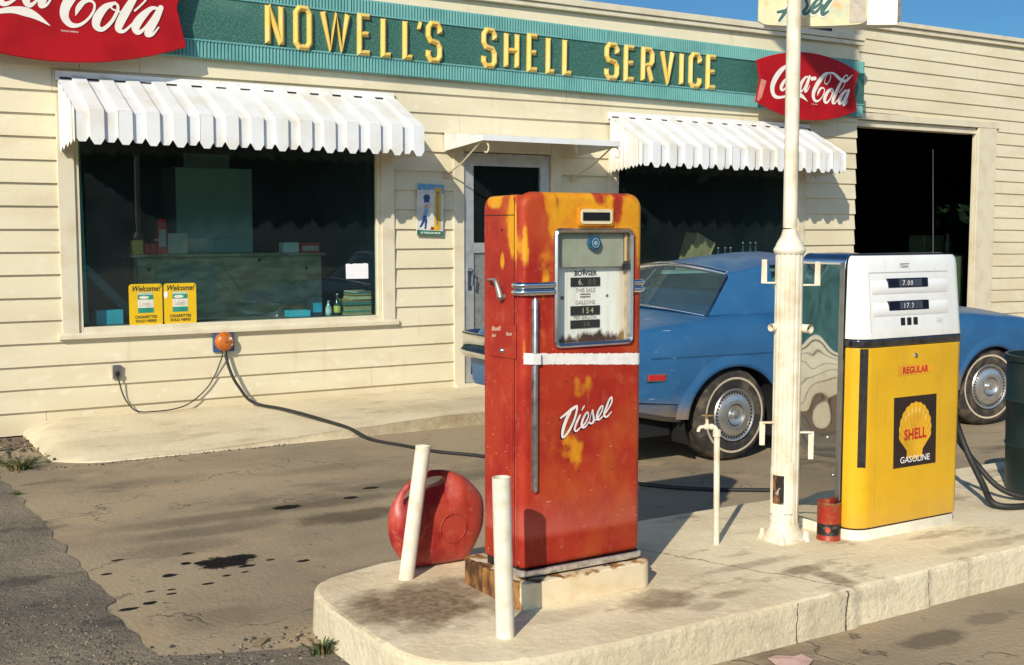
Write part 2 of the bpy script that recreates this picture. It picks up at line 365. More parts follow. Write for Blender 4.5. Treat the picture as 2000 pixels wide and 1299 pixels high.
# pavement in front of the building
mb = MB(); NX, NY = 90, 10; rows = []
for j in range(NY+1):
    row = []
    for i in range(NX+1):
        x = 1.50+(10.9-1.50)*i/NX; f = j/NY
        y0 = 8.165+0.012*mnoise.noise(Vector((x*3, 0, 0)))
        if x < 1.85: y0 += 0.22*((1.85-x)/0.35)**2
        y = y0+(9.53-y0)*f
        lip = 0.008+0.088*min(1, max(0, (x-2.4)/2.0)); top = 0.125
        g = f**0.8
        z = lip+(top-lip)*g
        if x < 1.66: z *= 0.35+0.65*max(0, (x-1.50)/0.16)
        row.append((x, y, z))
    rows.append(row)
front = [(p[0], p[1]-0.006, 0.0) for p in rows[0]]; left = [(r[0][0]-0.004, r[0][1], 0) for r in rows]
mb.grid([front]+rows); mb.grid([[l, r[0]] for l, r in zip(left, rows)])
tag(obj('pavement', mb, M_APR, smooth=40), None, None, kind='structure')

# pump island: a raised kerb with a rounded end
isl = [(7.6, 4.485), (6, 4.487), (4.4, 4.484), (3.2, 4.49), (2.5, 4.487), (2.18, 4.483), (1.99, 4.447), (1.85, 4.40), (1.77, 4.345), (1.72, 4.26), (1.695, 4.14), (1.69, 4.0), (1.688, 3.85), (1.688, 3.7), (1.692, 3.56), (1.705, 3.45), (1.74, 3.36), (1.80, 3.29), (1.89, 3.225), (2.02, 3.185), (2.2, 3.162), (2.45, 3.155)]
isl = [(a, b) for a, b in spline(isl, 4)]
x = 2.5
while x < 7.6: isl.append((x, 3.155+0.004*mnoise.noise(Vector((x*5, 0, 0)))+0.003*mnoise.noise(Vector((x*23, 0, 7)))+(0.016 if x > 3.56 else 0)+(0.012 if x > 4.02 else 0))); x += 0.03
isl.append((7.6, 3.185))
mb = MB(); n = len(isl)
def ring(z, d, jit=0.0):
    cx, cy = 4.6, 3.82; o = []
    for i, (x, y) in enumerate(isl):
        a, b = isl[i-1], isl[(i+1) % n]; tx, ty = b[0]-a[0], b[1]-a[1]; l = math.hypot(tx, ty) or 1
        o.append((x-ty/l*d, y+tx/l*d, z+jit*(mnoise.noise(Vector((x*9, y*9, 5)))+1.2*mnoise.noise(Vector((x*31, y*31, 2))))))
    return o
r0 = ring(-0.02, -0.008); r1 = ring(0.140, 0, 0.006); r2 = ring(0.153, 0.004, 0.006); r3 = ring(0.159, 0.018, 0.003); r4 = ring(0.16, 0.05)
mb.mi = 1
for a, b in ((r0, r1), (r1, r2)): mb.grid([a+[a[0]], b+[b[0]]])
mb.mi = 0
for a, b in ((r2, r3), (r3, r4)): mb.grid([a+[a[0]], b+[b[0]]])
mb.add(r4, [tuple(range(n))])
isl_o = tag(obj('pump_island', mb, [M_ISLT, M_ISLS], smooth=50), None, None, kind='structure')
bm = bmesh.new(); bm.from_mesh(isl_o.data); bmesh.ops.triangulate(bm, faces=[f for f in bm.faces if len(f.verts) > 4], quad_method='BEAUTY', ngon_method='BEAUTY'); bmesh.ops.beautify_fill(bm, faces=[f for f in bm.faces if len(f.verts) == 3], edges=[e for e in bm.edges if all(len(f.verts) == 3 for f in e.link_faces)])
for f in bm.faces:
    if len(f.verts) == 3: f.smooth = False
bm.to_mesh(isl_o.data); bm.free()
# ------------------------------------------------------------------ the service station
D = 9.5; GY = 9.85
B = thing('service_station', 'cream clapboard service station with shop windows and an open garage bay', 'building', (5.5, 9.5, 0))
def boards(mb, x0, x1, y, rows, holes, tilt=0.0, xr=0.0, seed=0, lip=0.025):
    """overlapping clapboards; each lies on y, leans out at its lower edge, and stops at the holes (x0,x1,z0,z1)"""
    rnd = random.Random(seed)
    for k in range(len(rows)-1):
        za, zb = rows[k], rows[k+1]
        cuts = sorted({za, zb} | {z for h in holes for z in (h[2], h[3]) if za+0.004 < z < zb-0.004})
        seams = sorted(rnd.uniform(x0, x1) for _ in range(max(1, int((x1-x0)/3.4)))); jit = {}
        for a, b in zip(cuts, cuts[1:]):
            segs = [(x0, x1)]
            for h in holes:
                if h[2] < b-0.003 and h[3] > a+0.003:
                    segs = [q for s0, s1 in segs for q in ((s0, min(s1, h[0])), (max(s0, h[1]), s1)) if q[1]-q[0] > 0.004]
            pieces = []
            for s0, s1 in segs:
                p = s0
                for c in seams:
                    if s0+0.25 < c < s1-0.25: pieces.append((p, c-0.0015)); p = c+0.0015
                pieces.append((p, s1))
            for s0, s1 in pieces:
                m = max(1, int((s1-s0)/0.35)); hi = []; lo = []; bk = []
                for i in range(m+1):
                    x = s0+(s1-s0)*i/m; dz = tilt*(x-xr)
                    w = 0.0045*mnoise.noise(Vector((x*0.8, k*3.1, seed))); wy = 0.003*mnoise.noise(Vector((x*0.6, k*5.3, seed+9)))
                    fa = (a-za)/(zb-za); fb = (b-za)/(zb-za)
                    la = lip*(1-fa)+0.004*fa+wy; lb = lip*(1-fb)+0.004*fb+wy
                    wa = w if a == za else 0; zz = a+dz+wa
                    hi.append((x, y-lb, b+dz+(0.006 if b == zb else 0))); lo.append((x, y-la, zz)); bk.append((x, y+0.002, zz))
                mb.grid([lo, hi]); mb.grid([bk, lo])
                for e in (0, m): mb.add([lo[e], hi[e], (hi[e][0], y+0.002, hi[e][2]), bk[e]], [(0, 1, 2, 3)])
rows = [0.02+0.1735*k for k in range(22)]
W1 = (1.805, 4.635, 0.735, 2.60); DR = (5.235, 6.42, 0.0, 2.40); W2 = (6.985, 9.68, 0.80, 2.45)
W0 = (-3.7, -0.35, 0.84, 2.45)
mb = MB(); boards(mb, -7.0, 10.5, D, rows, [W0, W1, DR, W2], seed=1)
wall = obj('front_wall', mb, M_SID, B)
mb = MB(); grow = [0.02+0.158*k for k in range(26)]
HOLE = (10.35, 13.50, -0.5, 2.965)
boards(mb, 10.45, 18.5, GY, grow, [HOLE], tilt=-0.012, xr=12.0, seed=4, lip=0.021)
obj('garage_wall', mb, M_SID, B)
# corner return and side walls, roofs
mb = MB(); mb.box(-7.05, -7.0, 9.5, 15, 0, 3.7); obj('side_wall', mb, M_TRIM, B); mb = MB(); mb.box(10.36, 10.478, 9.52, 9.86, 0, 3.66)
obj('side_wall', mb, M_TRIM, B)
mb = MB()
mb.prism([(9.44, 3.655), (9.50, 3.655), (9.50, 3.70), (9.44, 3.70)], 'x', -7.1, 10.54)
mb.prism([(9.42, 3.703), (9.95, 3.703), (9.95, 3.765), (9.42, 3.765)], 'x', -7.1, 10.54)
mb.prism([(9.80, 3.95), (9.845, 3.95), (9.845, 4.005), (9.80, 4.005)], 'x', 10.4, 18.6)
mb.prism([(9.77, 4.008), (10.3, 4.008), (10.3, 4.06), (9.77, 4.06)], 'x', 10.38, 18.6)
obj('roof_trim', mb, M_TRIM, B, bevel=0.006, seg=2)
mb = MB(); mb.box(-7, 10.46, 9.96, 15.5, 3.60, 3.74); mb.box(10.47, 18.6, 10.31, 17, 3.86, 4.03); mb.box(10.30, 10.46, 9.87, 10.3, 3.4, 3.99)
obj('roof', mb, plain('tar_roof', (.06, .06, .06), .9), B)
mb = MB(); mb.box(5.8, 6.3, 12.0, 12.5, 3.74, 4.95); mb.box(5.76, 6.34, 11.96, 12.54, 4.95, 5.02)
M_BRICK = plain('old_red_brick', (0.25, 0.10, 0.06), .9, 0, .2, 14, .5)
chim = obj('chimney', mb, M_BRICK, B)
# shop interior
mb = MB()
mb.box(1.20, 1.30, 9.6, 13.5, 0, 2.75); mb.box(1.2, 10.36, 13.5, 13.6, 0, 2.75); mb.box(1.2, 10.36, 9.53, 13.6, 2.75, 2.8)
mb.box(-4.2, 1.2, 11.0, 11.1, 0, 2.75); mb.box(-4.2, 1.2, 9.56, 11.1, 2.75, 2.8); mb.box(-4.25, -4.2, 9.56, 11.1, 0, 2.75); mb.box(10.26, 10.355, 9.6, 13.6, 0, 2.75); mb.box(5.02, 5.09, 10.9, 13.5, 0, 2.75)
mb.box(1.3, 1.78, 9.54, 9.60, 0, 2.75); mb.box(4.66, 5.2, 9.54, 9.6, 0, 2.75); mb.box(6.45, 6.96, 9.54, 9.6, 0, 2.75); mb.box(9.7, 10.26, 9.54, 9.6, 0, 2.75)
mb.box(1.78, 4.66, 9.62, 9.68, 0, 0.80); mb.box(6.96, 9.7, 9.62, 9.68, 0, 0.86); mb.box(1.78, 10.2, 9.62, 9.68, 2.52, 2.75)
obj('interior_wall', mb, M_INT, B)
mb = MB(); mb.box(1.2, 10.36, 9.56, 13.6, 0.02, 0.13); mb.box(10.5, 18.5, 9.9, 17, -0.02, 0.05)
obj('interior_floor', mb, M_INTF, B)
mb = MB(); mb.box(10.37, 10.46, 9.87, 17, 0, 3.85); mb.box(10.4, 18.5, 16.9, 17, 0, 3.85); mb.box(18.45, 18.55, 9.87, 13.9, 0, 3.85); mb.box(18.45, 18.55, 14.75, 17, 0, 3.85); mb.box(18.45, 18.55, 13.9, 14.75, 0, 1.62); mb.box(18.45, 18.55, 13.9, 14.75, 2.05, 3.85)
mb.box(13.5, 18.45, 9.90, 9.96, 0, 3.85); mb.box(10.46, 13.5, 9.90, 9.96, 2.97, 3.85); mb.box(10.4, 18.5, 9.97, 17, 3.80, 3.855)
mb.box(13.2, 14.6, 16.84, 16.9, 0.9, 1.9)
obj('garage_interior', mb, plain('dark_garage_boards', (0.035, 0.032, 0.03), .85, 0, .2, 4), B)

mb = MB(); mb.quad((18.46, 13.85, 1.6), (18.46, 14.8, 1.6), (18.46, 14.8, 2.1), (18.46, 13.85, 2.1)); obj('garage_pane', mb, m_glass('dark_tinted_glass', (.16, .24, .20), .02), B)  # dark tinted sheet added to dim the bushes seen through the opening
# window with its casing, stops, sill and glass
def window(x0, x1, z0, z1, cas, sill_w):
    w = MB(); y = D
    w.box(x0, x0+cas, y-.036, y+.05, z0, z1); w.box(x1-cas, x1, y-.036, y+.05, z0, z1); w.box(x0+cas, x1-cas, y-.036, y+.05, z1-cas, z1)
    s = 0.036
    w.box(x0+cas, x0+cas+s, y-.018, y+.045, z0+.03, z1-cas); w.box(x1-cas-s, x1-cas, y-.018, y+.045, z0+.03, z1-cas)
    w.box(x0+cas+s, x1-cas-s, y-.018, y+.045, z1-cas-s, z1-cas); w.box(x0+cas+s, x1-cas-s, y-.018, y+.045, z0+.03, z0+.075)
    fr = obj('window', w, M_TRIM, B, bevel=0.005, seg=2)
    q = MB(); q.prism([(y-.055, z0+.022), (y-.036, z0+.034), (y+.045, z0+.036), (y+.045, z0-.012), (y-.055, z0-.012)], 'x', x0-.03, x1+.03)
    obj('sill', q, M_TRIM, fr, bevel=0.004, seg=2)
    q = MB(); q.quad((x0+cas+s-.005, y+.022, z0+.07), (x1-cas-s+.005, y+.022, z0+.07), (x1-cas-s+.005, y+.022, z1-cas-s+.005), (x0+cas+s-.005, y+.022, z1-cas-s+.005))
    obj('pane', q, M_PANE, fr); return fr
window(1.805, 4.635, 0.745, 2.60, 0.125, 0.03)
wl = window(-3.7, -0.35, 0.85, 2.45, 0.11, 0.03)  # window out of view, added for its dark reflection in the steel casing
mb = MB(); mb.box(-3.6, -.45, 9.57, 9.575, .9, 2.4); obj('mirror_backing', mb, plain('grey_backing', (.10, .16, .165), .7, 0, .3, 2), wl)  # unseen sheet added behind the pane to tint that reflection
window(6.985, 9.68, 0.80, 2.45, 0.10, 0.03)

# door: wooden casing, grey aluminium screen door with glass above and a kick panel
w = MB(); y = D
w.box(5.235, 5.345, y-.034, y+.06, 0.10, 2.40); w.box(6.305, 6.42, y-.034, y+.06, 0.10, 2.40); w.box(5.345, 6.305, y-.034, y+.06, 2.29, 2.40)
obj('door_frame', w, M_TRIM, B, bevel=0.005, seg=2)
w = MB(); s = 0.105
w.box(5.352, 5.352+s, y-.012, y+.028, 0.155, 2.282); w.box(6.298-s, 6.298, y-.012, y+.028, 0.155, 2.282)
w.box(5.352+s, 6.298-s, y-.012, y+.028, 2.165, 2.282); w.box(5.352+s, 6.298-s, y-.012, y+.028, 0.155, 0.42); w.box(5.352+s, 6.298-s, y-.012, y+.028, 1.36, 1.455)
dr = obj('door', w, M_ALU, B, bevel=0.004, seg=2)
w = MB(); w.quad((5.45, y+.008, 1.45), (6.20, y+.008, 1.45), (6.20, y+.008, 2.17), (5.45, y+.008, 2.17)); obj('pane', w, M_PANE, dr)
w = MB(); w.box(5.45, 6.20, y+.008, y+.014, 0.41, 1.365); obj('kick_panel', w, plain('grey_screen_panel', (.30, .29, .27), .5, .4, .15, 20), dr)
w = MB(); w.box(5.385, 5.425, y-.022, y-.012, 1.02, 1.22); w.tube([(5.405, y-.02, 1.20), (5.405, y-.075, 1.20), (5.405, y-.078, 1.16), (5.405, y-.07, 1.06)], .012, 8)
obj('handle', w, M_DULLCH, dr, smooth=40)
w = MB(); w.box(5.24, 6.41, y-.075, y+.05, 0.098, 0.152); obj('threshold', w, M_TRIM, dr)
w = MB(); w.box(5.345, 6.305, y+.06, y+.075, 0.13, 2.29)
# garage opening
w = MB()
w.box(13.10, 13.46, GY-.04, GY+.0, 0, 2.88); w.box(10.48, 13.50, GY-.045, GY+.0, 2.88, 2.962)
w.box(13.10, 13.16, GY+.001, GY+.06, 0, 2.86); w.box(10.48, 13.10, GY+.001, GY+.16, 2.80, 2.878)
obj('garage_frame', w, M_TRIM, B, bevel=0.006, seg=2)

# ------------------------------------------------------------------ sign board with raised letters
M_TEAL = plain('teal_enamel', (0.15, 0.375, 0.355), 0.45, 0, 0.08, 4, 0, dark=(0.115, 0.31, 0.295))
def m_green():
    t = MT('mottled_green_panel')
    c = t.mix((0.022, 0.10, 0.078), (0.06, 0.17, 0.135), t.rng(t.noise(70, 4), 0.44, 0.62))
    c = t.mix(c, (0.13, 0.27, 0.21), t.mul(t.rng(t.noise(1.1, 4, (1, 1, 2)), 0.5, 0.72), 0.45))
    return t.done(c, 0.6, 0, t.bump(t.noise(70, 4), 0.6, 0.006))
M_GRN = m_green()
M_LET = plain('yellow_letter_enamel', (0.73, 0.48, 0.095), 0.42, 0, 0.05, 8, dark=(0.70, 0.50, 0.18))
SB = thing('sign_board', 'long teal and dark green sign board with raised yellow letters over the shop front', 'sign', (5.9, 9.47, 3.215))
x0, x1 = 1.22, 10.53
def zb(x): return 0.0
mb = MB(); mb.box(x0, x1, 9.425, 9.475, 2.905, 3.525)
obj('board', mb, M_TEAL, SB, bevel=0.004, seg=2)
for za, zb_ in ((2.91, 3.035), (3.402, 3.52)):
    mb = MB(); x = x0+.01; prof = []
    while x < x1-.03:
        prof += [(x, 9.423), (x+.006, 9.409), (x+.016, 9.409), (x+.022, 9.423)]; x += .029
    mb.grid([[(p[0], p[1], za) for p in prof], [(p[0], p[1], zb_) for p in prof]])
    mb.grid([[(p[0], p[1], za) for p in prof], [(p[0], 9.426, za) for p in prof]]); mb.grid([[(p[0], p[1], zb_) for p in prof], [(p[0], 9.426, zb_) for p in prof]])
    obj('ribbed_strip', mb, M_TEAL, SB)
mb = MB(); mb.box(x0+.004, x1-.004, 9.404, 9.424, 3.036, 3.05); mb.box(x0+.004, x1-.004, 9.404, 9.424, 3.388, 3.402)
for sx in (4.2, 6.9): mb.box(sx, sx+.008, 9.403, 9.424, 3.402, 3.522)
obj('molding', mb, M_TEAL, SB, bevel=0.003, seg=2)
mb = MB(); mb.box(x0+.006, x1-.006, 9.416, 9.424, 3.051, 3.387); obj('center_panel', mb, M_GRN, SB)
GL = {'N': [[(0, 0), (0, 1)], [(0, 1), (1, 0)], [(1, 0), (1, 1)]], 'O': [[(0, .12), (0, .88), (.22, 1), (.78, 1), (1, .88), (1, .12), (.78, 0), (.22, 0), (0, .12)]],
      'W': [[(0, 1), (.27, 0), (.5, .96), (.73, 0), (1, 1)]], 'E': [[(1, 1), (0, 1), (0, 0), (1, 0)], [(0, .51), (.88, .51)]], 'L': [[(0, 1), (0, 0), (1, 0)]], "'": [[(.7, .2), (.35, -.0)]],
      'S': [[(1, .74), (1, .88), (.78, 1), (.22, 1), (0, .88), (0, .66), (.2, .53), (.8, .48), (1, .36), (1, .12), (.78, 0), (.22, 0), (0, .12), (0, .27)]],
      'H': [[(0, 0), (0, 1)], [(1, 0), (1, 1)], [(0, .5), (1, .5)]], 'R': [[(0, 0), (0, 1), (.75, 1), (1, .88), (1, .62), (.75, .5), (0, .5)], [(.5, .5), (1, 0)]],
      'V': [[(0, 1), (.5, 0), (1, 1)]], 'I': [[(.5, 0), (.5, 1)]], 'C': [[(1, .74), (1, .88), (.75, 1), (.25, 1), (0, .88), (0, .12), (.25, 0), (.75, 0), (1, .12), (1, .27)]],
      'G': [[(1, .74), (1, .88), (.75, 1), (.25, 1), (0, .88), (0, .12), (.25, 0), (.75, 0), (1, .12), (1, .45), (.6, .45)]], 'A': [[(0, 0), (.5, 1), (1, 0)], [(.2, .35), (.8, .35)]], 'U': [[(0, 1), (0, .12), (.25, 0), (.75, 0), (1, .12), (1, 1)]]}
def offset_path(pts, hw):
    n = len(pts); closed = pts[0] == pts[-1] and n > 2; out = []
    for i in range(n):
        a = pts[i-1] if i else (pts[-2] if closed else None); b = pts[i+1] if i < n-1 else (pts[1] if closed else None)
        def nm(p, q): l = math.hypot(q[0]-p[0], q[1]-p[1]) or 1; return (-(q[1]-p[1])/l, (q[0]-p[0])/l)
        ns = ([nm(a, pts[i])] if a else [])+([nm(pts[i], b)] if b else [])
        mx_, my = sum(q[0] for q in ns)/len(ns), sum(q[1] for q in ns)/len(ns); l2 = max(mx_*mx_+my*my, 0.22)
        out.append((mx_/l2*hw, my/l2*hw))
    return out, closed
def ridge(mb, pts, hw, y, h1, h2):
    """raised stroke with bevelled sides meeting in a blunt ridge"""
    off, closed = offset_path(pts, hw); n = len(pts); L = [[] for _ in range(6)]
    for i, (p, o) in enumerate(zip(pts, off)):
        q = p
        if not closed and i in (0, n-1):
            r = pts[1] if i == 0 else pts[-2]; l = math.hypot(r[0]-p[0], r[1]-p[1]); k = hw*.8/l; q = (p[0]+(r[0]-p[0])*k, p[1]+(r[1]-p[1])*k)
        for k, (f, h, c) in enumerate(((1, 0, p), (1, h1, p), (.18, h2, q), (-.18, h2, q), (-1, h1, p), (-1, 0, p))):
            L[k].append((c[0]+o[0]*f, y-h, c[1]+o[1]*f))
    mb.grid(L)
    if not closed:
        for e in (0, n-1): mb.add([r[e] for r in L], [(0, 1, 2, 3, 4, 5)])
LET = [["N",3.446,3.609],["O",3.69,3.857],["W",3.927,4.202],["E",4.265,4.408],["L",4.487,4.607],["L",4.697,4.817],["'",4.845,4.884],["S",4.927,5.09],["S",5.496,5.658],["H",5.735,5.9],["E",5.984,6.12],["L",6.197,6.314],["L",6.385,6.509],["S",6.88,7.053],["E",7.113,7.257],["R",7.326,7.488],["V",7.564,7.743],["I",7.812,7.87],["C",7.937,8.104],["E",8.167,8.313]]
for i, (ch, a, b) in enumerate(LET):
    hw = 0.024; mb = MB(); zc = 3.222; hh = 0.178
    if ch in 'OSC': hh = 0.183
    for j, st in enumerate(GL[ch]):
        if ch == "'": pts = [(a+.026, zc+hh-.015), (a+.008, zc+hh-.085)]
        else: pts = [(a+hw+(b-a-2*hw)*u, zc-hh+hw+(2*hh-2*hw)*v) for u, v in st]
        ridge(mb, pts, hw if ch != "'" else .014, 9.415-j*.0006, .016, .040-.0015*j)
    obj('letter', mb, M_LET, SB)
SB.rotation_euler = (0, R(0.68), 0)

# ------------------------------------------------------------------ soft drink signs
M_CRED = plain('glossy_red_enamel', (0.40, 0.007, 0.012), 0.5, 0, 0.12, 3, 0, spec=0.18)
M_CWHT = plain('cream_white_script', (0.80, 0.74, 0.66), 0.4, 0, 0.03)
COKE = [[[-0.267,0.142,0.0098],[-0.259,0.187,0.0115],[-0.304,0.203,0.0164],[-0.366,0.18,0.0377],[-0.453,0.11,0.0607],[-0.521,0.016,0.064],[-0.541,-0.055,0.0607],[-0.522,-0.118,0.0492],[-0.473,-0.143,0.0361],[-0.402,-0.139,0.0262],[-0.296,-0.112,0.0246],[-0.215,-0.093,0.0361],[-0.143,-0.096,0.0508],[-0.087,-0.115,0.0361],[-0.017,-0.158,0.0041]],[[-0.3,0.059,0.0148],[-0.354,0.046,0.0295],[-0.401,-0.008,0.0443],[-0.413,-0.047,0.0426],[-0.386,-0.063,0.0246],[-0.334,-0.023,0.018],[-0.3,0.031,0.0164],[-0.3,0.059,0.0148]],[[-0.169,0.049,0.0197],[-0.21,0.057,0.0213],[-0.258,0.001,0.0426],[-0.275,-0.045,0.0426],[-0.247,-0.064,0.0246],[-0.19,-0.027,0.0115],[-0.15,0.021,0.0082]],[[-0.011,0.101,0.0148],[-0.057,0.097,0.0246],[-0.115,0.036,0.0426],[-0.14,-0.024,0.0443],[-0.125,-0.057,0.0295],[-0.09,-0.034,0.0148],[-0.037,0.048,0.0164]],[[0.002,0.11,0.0295],[-0.028,0.042,0.0426],[-0.055,-0.025,0.0426],[-0.06,-0.054,0.0295],[-0.03,-0.043,0.0148],[0.005,0.011,0.0082]],[[0.033,0.088,0.0394],[0.083,0.096,0.0394]],[[0.293,0.173,0.0131],[0.237,0.157,0.0295],[0.183,0.108,0.0492],[0.12,0.038,0.0558],[0.071,-0.043,0.0525],[0.064,-0.102,0.0459],[0.093,-0.141,0.0328],[0.139,-0.141,0.0197],[0.185,-0.108,0.0148],[0.221,-0.057,0.0139],[0.229,-0.014,0.0131],[0.205,0.004,0.0164],[0.168,-0.008,0.0262],[0.139,-0.046,0.0279],[0.124,-0.087,0.0049]],[[0.251,0.155,0.0098],[0.298,0.171,0.0115],[0.318,0.136,0.0115],[0.303,0.089,0.0115],[0.264,0.049,0.0139],[0.233,0.059,0.0131],[0.23,0.091,0.0115],[0.252,0.139,0.0098],[0.297,0.175,0.0098]],[[0.288,0.174,0.0098],[0.359,0.172,0.0246],[0.417,0.143,0.0361],[0.475,0.114,0.0377],[0.533,0.103,0.0328],[0.58,0.118,0.0262],[0.627,0.157,0.0148],[0.66,0.181,0.0057]],[[0.584,0.138,0.0082],[0.576,0.167,0.0115],[0.545,0.162,0.0131],[0.503,0.116,0.0213],[0.458,0.053,0.0344],[0.413,-0.022,0.0476],[0.373,-0.098,0.0476],[0.362,-0.141,0.0377],[0.393,-0.149,0.018],[0.444,-0.1,0.0115]],[[0.547,0.092,0.0082],[0.516,0.037,0.0098],[0.456,-0.026,0.0115]],[[0.345,0.007,0.0164],[0.29,-0.023,0.0361],[0.245,-0.085,0.0476],[0.237,-0.135,0.0426],[0.271,-0.151,0.0246],[0.321,-0.104,0.0197],[0.356,-0.039,0.018],[0.357,-0.003,0.0148],[0.332,-0.001,0.0115],[0.326,-0.028,0.0098],[0.385,-0.044,0.0098]],[[0.594,0.001,0.0148],[0.551,-0.003,0.0246],[0.49,-0.064,0.0459],[0.459,-0.119,0.0476],[0.472,-0.148,0.0312],[0.51,-0.123,0.0164],[0.567,-0.046,0.0164]],[[0.608,0.008,0.0312],[0.577,-0.056,0.0443],[0.541,-0.124,0.0443],[0.527,-0.155,0.0328],[0.556,-0.153,0.0164],[0.593,-0.108,0.0082]]]
def fish_sign(x, z, label, patch, k=1.0):
    t = thing('soda_sign', label, 'sign', (x, 9.40, z), 'red fishtail signs on the board')
    side = [(.76, .222), (.705, .02), (.76, -.205)]
    top = [(.76-1.52*k/20, .222+.142*(1-(1-2*k/20)**2)) for k in range(1, 20)]
    bot = [(-.76+1.52*k/20, -.205-.15*(1-(1-2*k/20)**2)) for k in range(1, 20)]
    poly = [(.76, -.205), (.705, .02), (.76, .222)]+top+[(-.76, .222), (-.705, .02), (-.76, -.205)]+bot
    mb = MB(); mb.prism([(x+u, z+v) for u, v in [(a*k, b*k) for a, b in poly]], 'y', 9.285, 9.315)
    obj('panel', mb, M_CRED, t, bevel=0.008, seg=3)
    mb = MB(); mb.box(x-.5, x+.5, 9.318, 9.41, z-.15, z+.2); obj('bracket', mb, M_DARK, t)
    mb = MB(); ribbon(mb, COKE, lambda u, v, h: (x+u*k, 9.283-h, z+v*k)); obj('lettering', mb, M_CWHT, t)
    text('TRADE-MARK\u00ae', 0.014*k, x+.09*k, 9.283, z-.185*k, M_CWHT, t)
    if patch:
        mb = MB(); mb.add([(x+u, 9.2835, z+v) for u, v in ((-.70, .03), (-.625, .015), (-.655, -.07), (-.69, -.165), (-.735, -.205), (-.752, -.19), (-.735, -.11))], [tuple(range(7))])
        obj('faded_patch', mb, plain('sun_faded_red', (.72, .26, .19), .5), t)
    t.rotation_euler = (0, R(0.7), 0)
fish_sign(9.52, 3.115, 'red fishtail drink sign behind the tall cream pole, half in shade', True)
fish_sign(1.775, 3.275, 'red fishtail drink sign cut off by the top left corner of the photo', False, 1.3)

# ------------------------------------------------------------------ ribbed metal awnings
def awning(x0, x1, zt, zl, zb_, p, period, label, zs):
    t = thing('awning', label, 'awning', ((x0+x1)/2, 9.47, zt), 'white ribbed metal awnings over the shop windows')
    y0 = 9.462; y1 = D-p; n = int(round((x1-x0)/(period/2))); wd = (x1-x0)/n; up = 0.026
    mb = MB(); dz = zl-zt; l = math.hypot(p, dz); ny, nz = dz/l*up, p/l*up       # outward normal of the slope
    for i in range(n):
        hi = i % 2; a, b = x0+i*wd, x0+(i+1)*wd; e = up if hi else 0.0
        oy, oz = (-up*.64, up*.75) if hi else (0, 0); vy = y1-(up if hi else 0); lipz = zl+(0.012 if hi else 0)
        A = [(a, y0, zt+oz), (b, y0, zt+oz), (b, vy, lipz), (a, vy, lipz)]; mb.quad(*A)
        c = wd*.27; dn = zb_-(0.014 if hi else 0); jig = random.uniform(-.004, .004)
        mb.add([(a, vy, lipz), (b, vy, lipz), (b, vy, dn+.042+jig), (b-c, vy, dn+jig), (a+c, vy, dn+jig), (a, vy, dn+.042+jig)], [(0, 1, 2, 3, 4, 5)])
        if not hi:
            mb.mi = 1; mb.quad((a+.012, y0-.0245, zt-.016), (b-.004, y0-.0245, zt-.016), (b-.004, y0-.0245, zt+.002), (a+.012, y0-.0245, zt+.002)); mb.mi = 0  # dark quads painted for the shaded openings above the low pans
        if hi:                                              # side webs of the raised pans
            for xx in (a, b):
                mb.add([(xx, y0, zt+oz), (xx, vy, lipz), (xx, y1, zl), (xx, y0, zt)], [(0, 1, 2, 3)])
                mb.add([(xx, vy, lipz), (xx, y1, zl), (xx, y1, zb_+.042), (xx, vy, dn+.042)], [(0, 1, 2, 3)])
    o = obj('roof_pan', mb, [M_AWN, M_DARK], t); s = o.modifiers.new('sheet', 'SOLIDIFY'); s.thickness = 0.0025; s.offset = -1
    mb = MB(); mb.box(x0-.012, x1+.012, y0-.022, y0+.012, zt-.02, zt+.004); mb.box(x0-.012, x1+.012, y0-.004, y0+.012, zt+.004, zt+.05)
    obj('wall_flange', mb, M_AWN, t)
    for xs, sg in ((x0, -1), (x1, 1)):
        mb = MB(); m = 9; st = p/m-.004; prof = []
        for k in range(m):
            ya, yb = y0-.01-st*k, y0-.01-st*(k+1); off = .007*(k % 2)*sg; f = lambda yy: zt+dz*(y0-yy)/p-.004
            low = zs+(zb_+.03-zs)*k/m
            mb.add([(xs+off, ya, f(ya)), (xs+off, yb, f(yb)), (xs+off, yb, low), (xs+off, (ya+yb)/2, low-.03), (xs+off, ya, low)], [(0, 1, 2, 3, 4)])
            mb.quad((xs, yb, f(yb)), (xs+.007*sg, yb, f(yb)), (xs+.007*sg, yb, low), (xs, yb, low))
        o = obj('side_panel', mb, M_AWN, t); s = o.modifiers.new('sheet', 'SOLIDIFY'); s.thickness = 0.002
awning(1.825, 4.625, 2.72, 2.425, 2.205, 0.60, 0.20, 'wide white metal awning over the big left shop window', 2.185)
awning(6.985, 9.72, 2.685, 2.385, 2.185, 0.56, 0.20, 'white metal awning behind the tall pole, over the second shop window', 2.16)

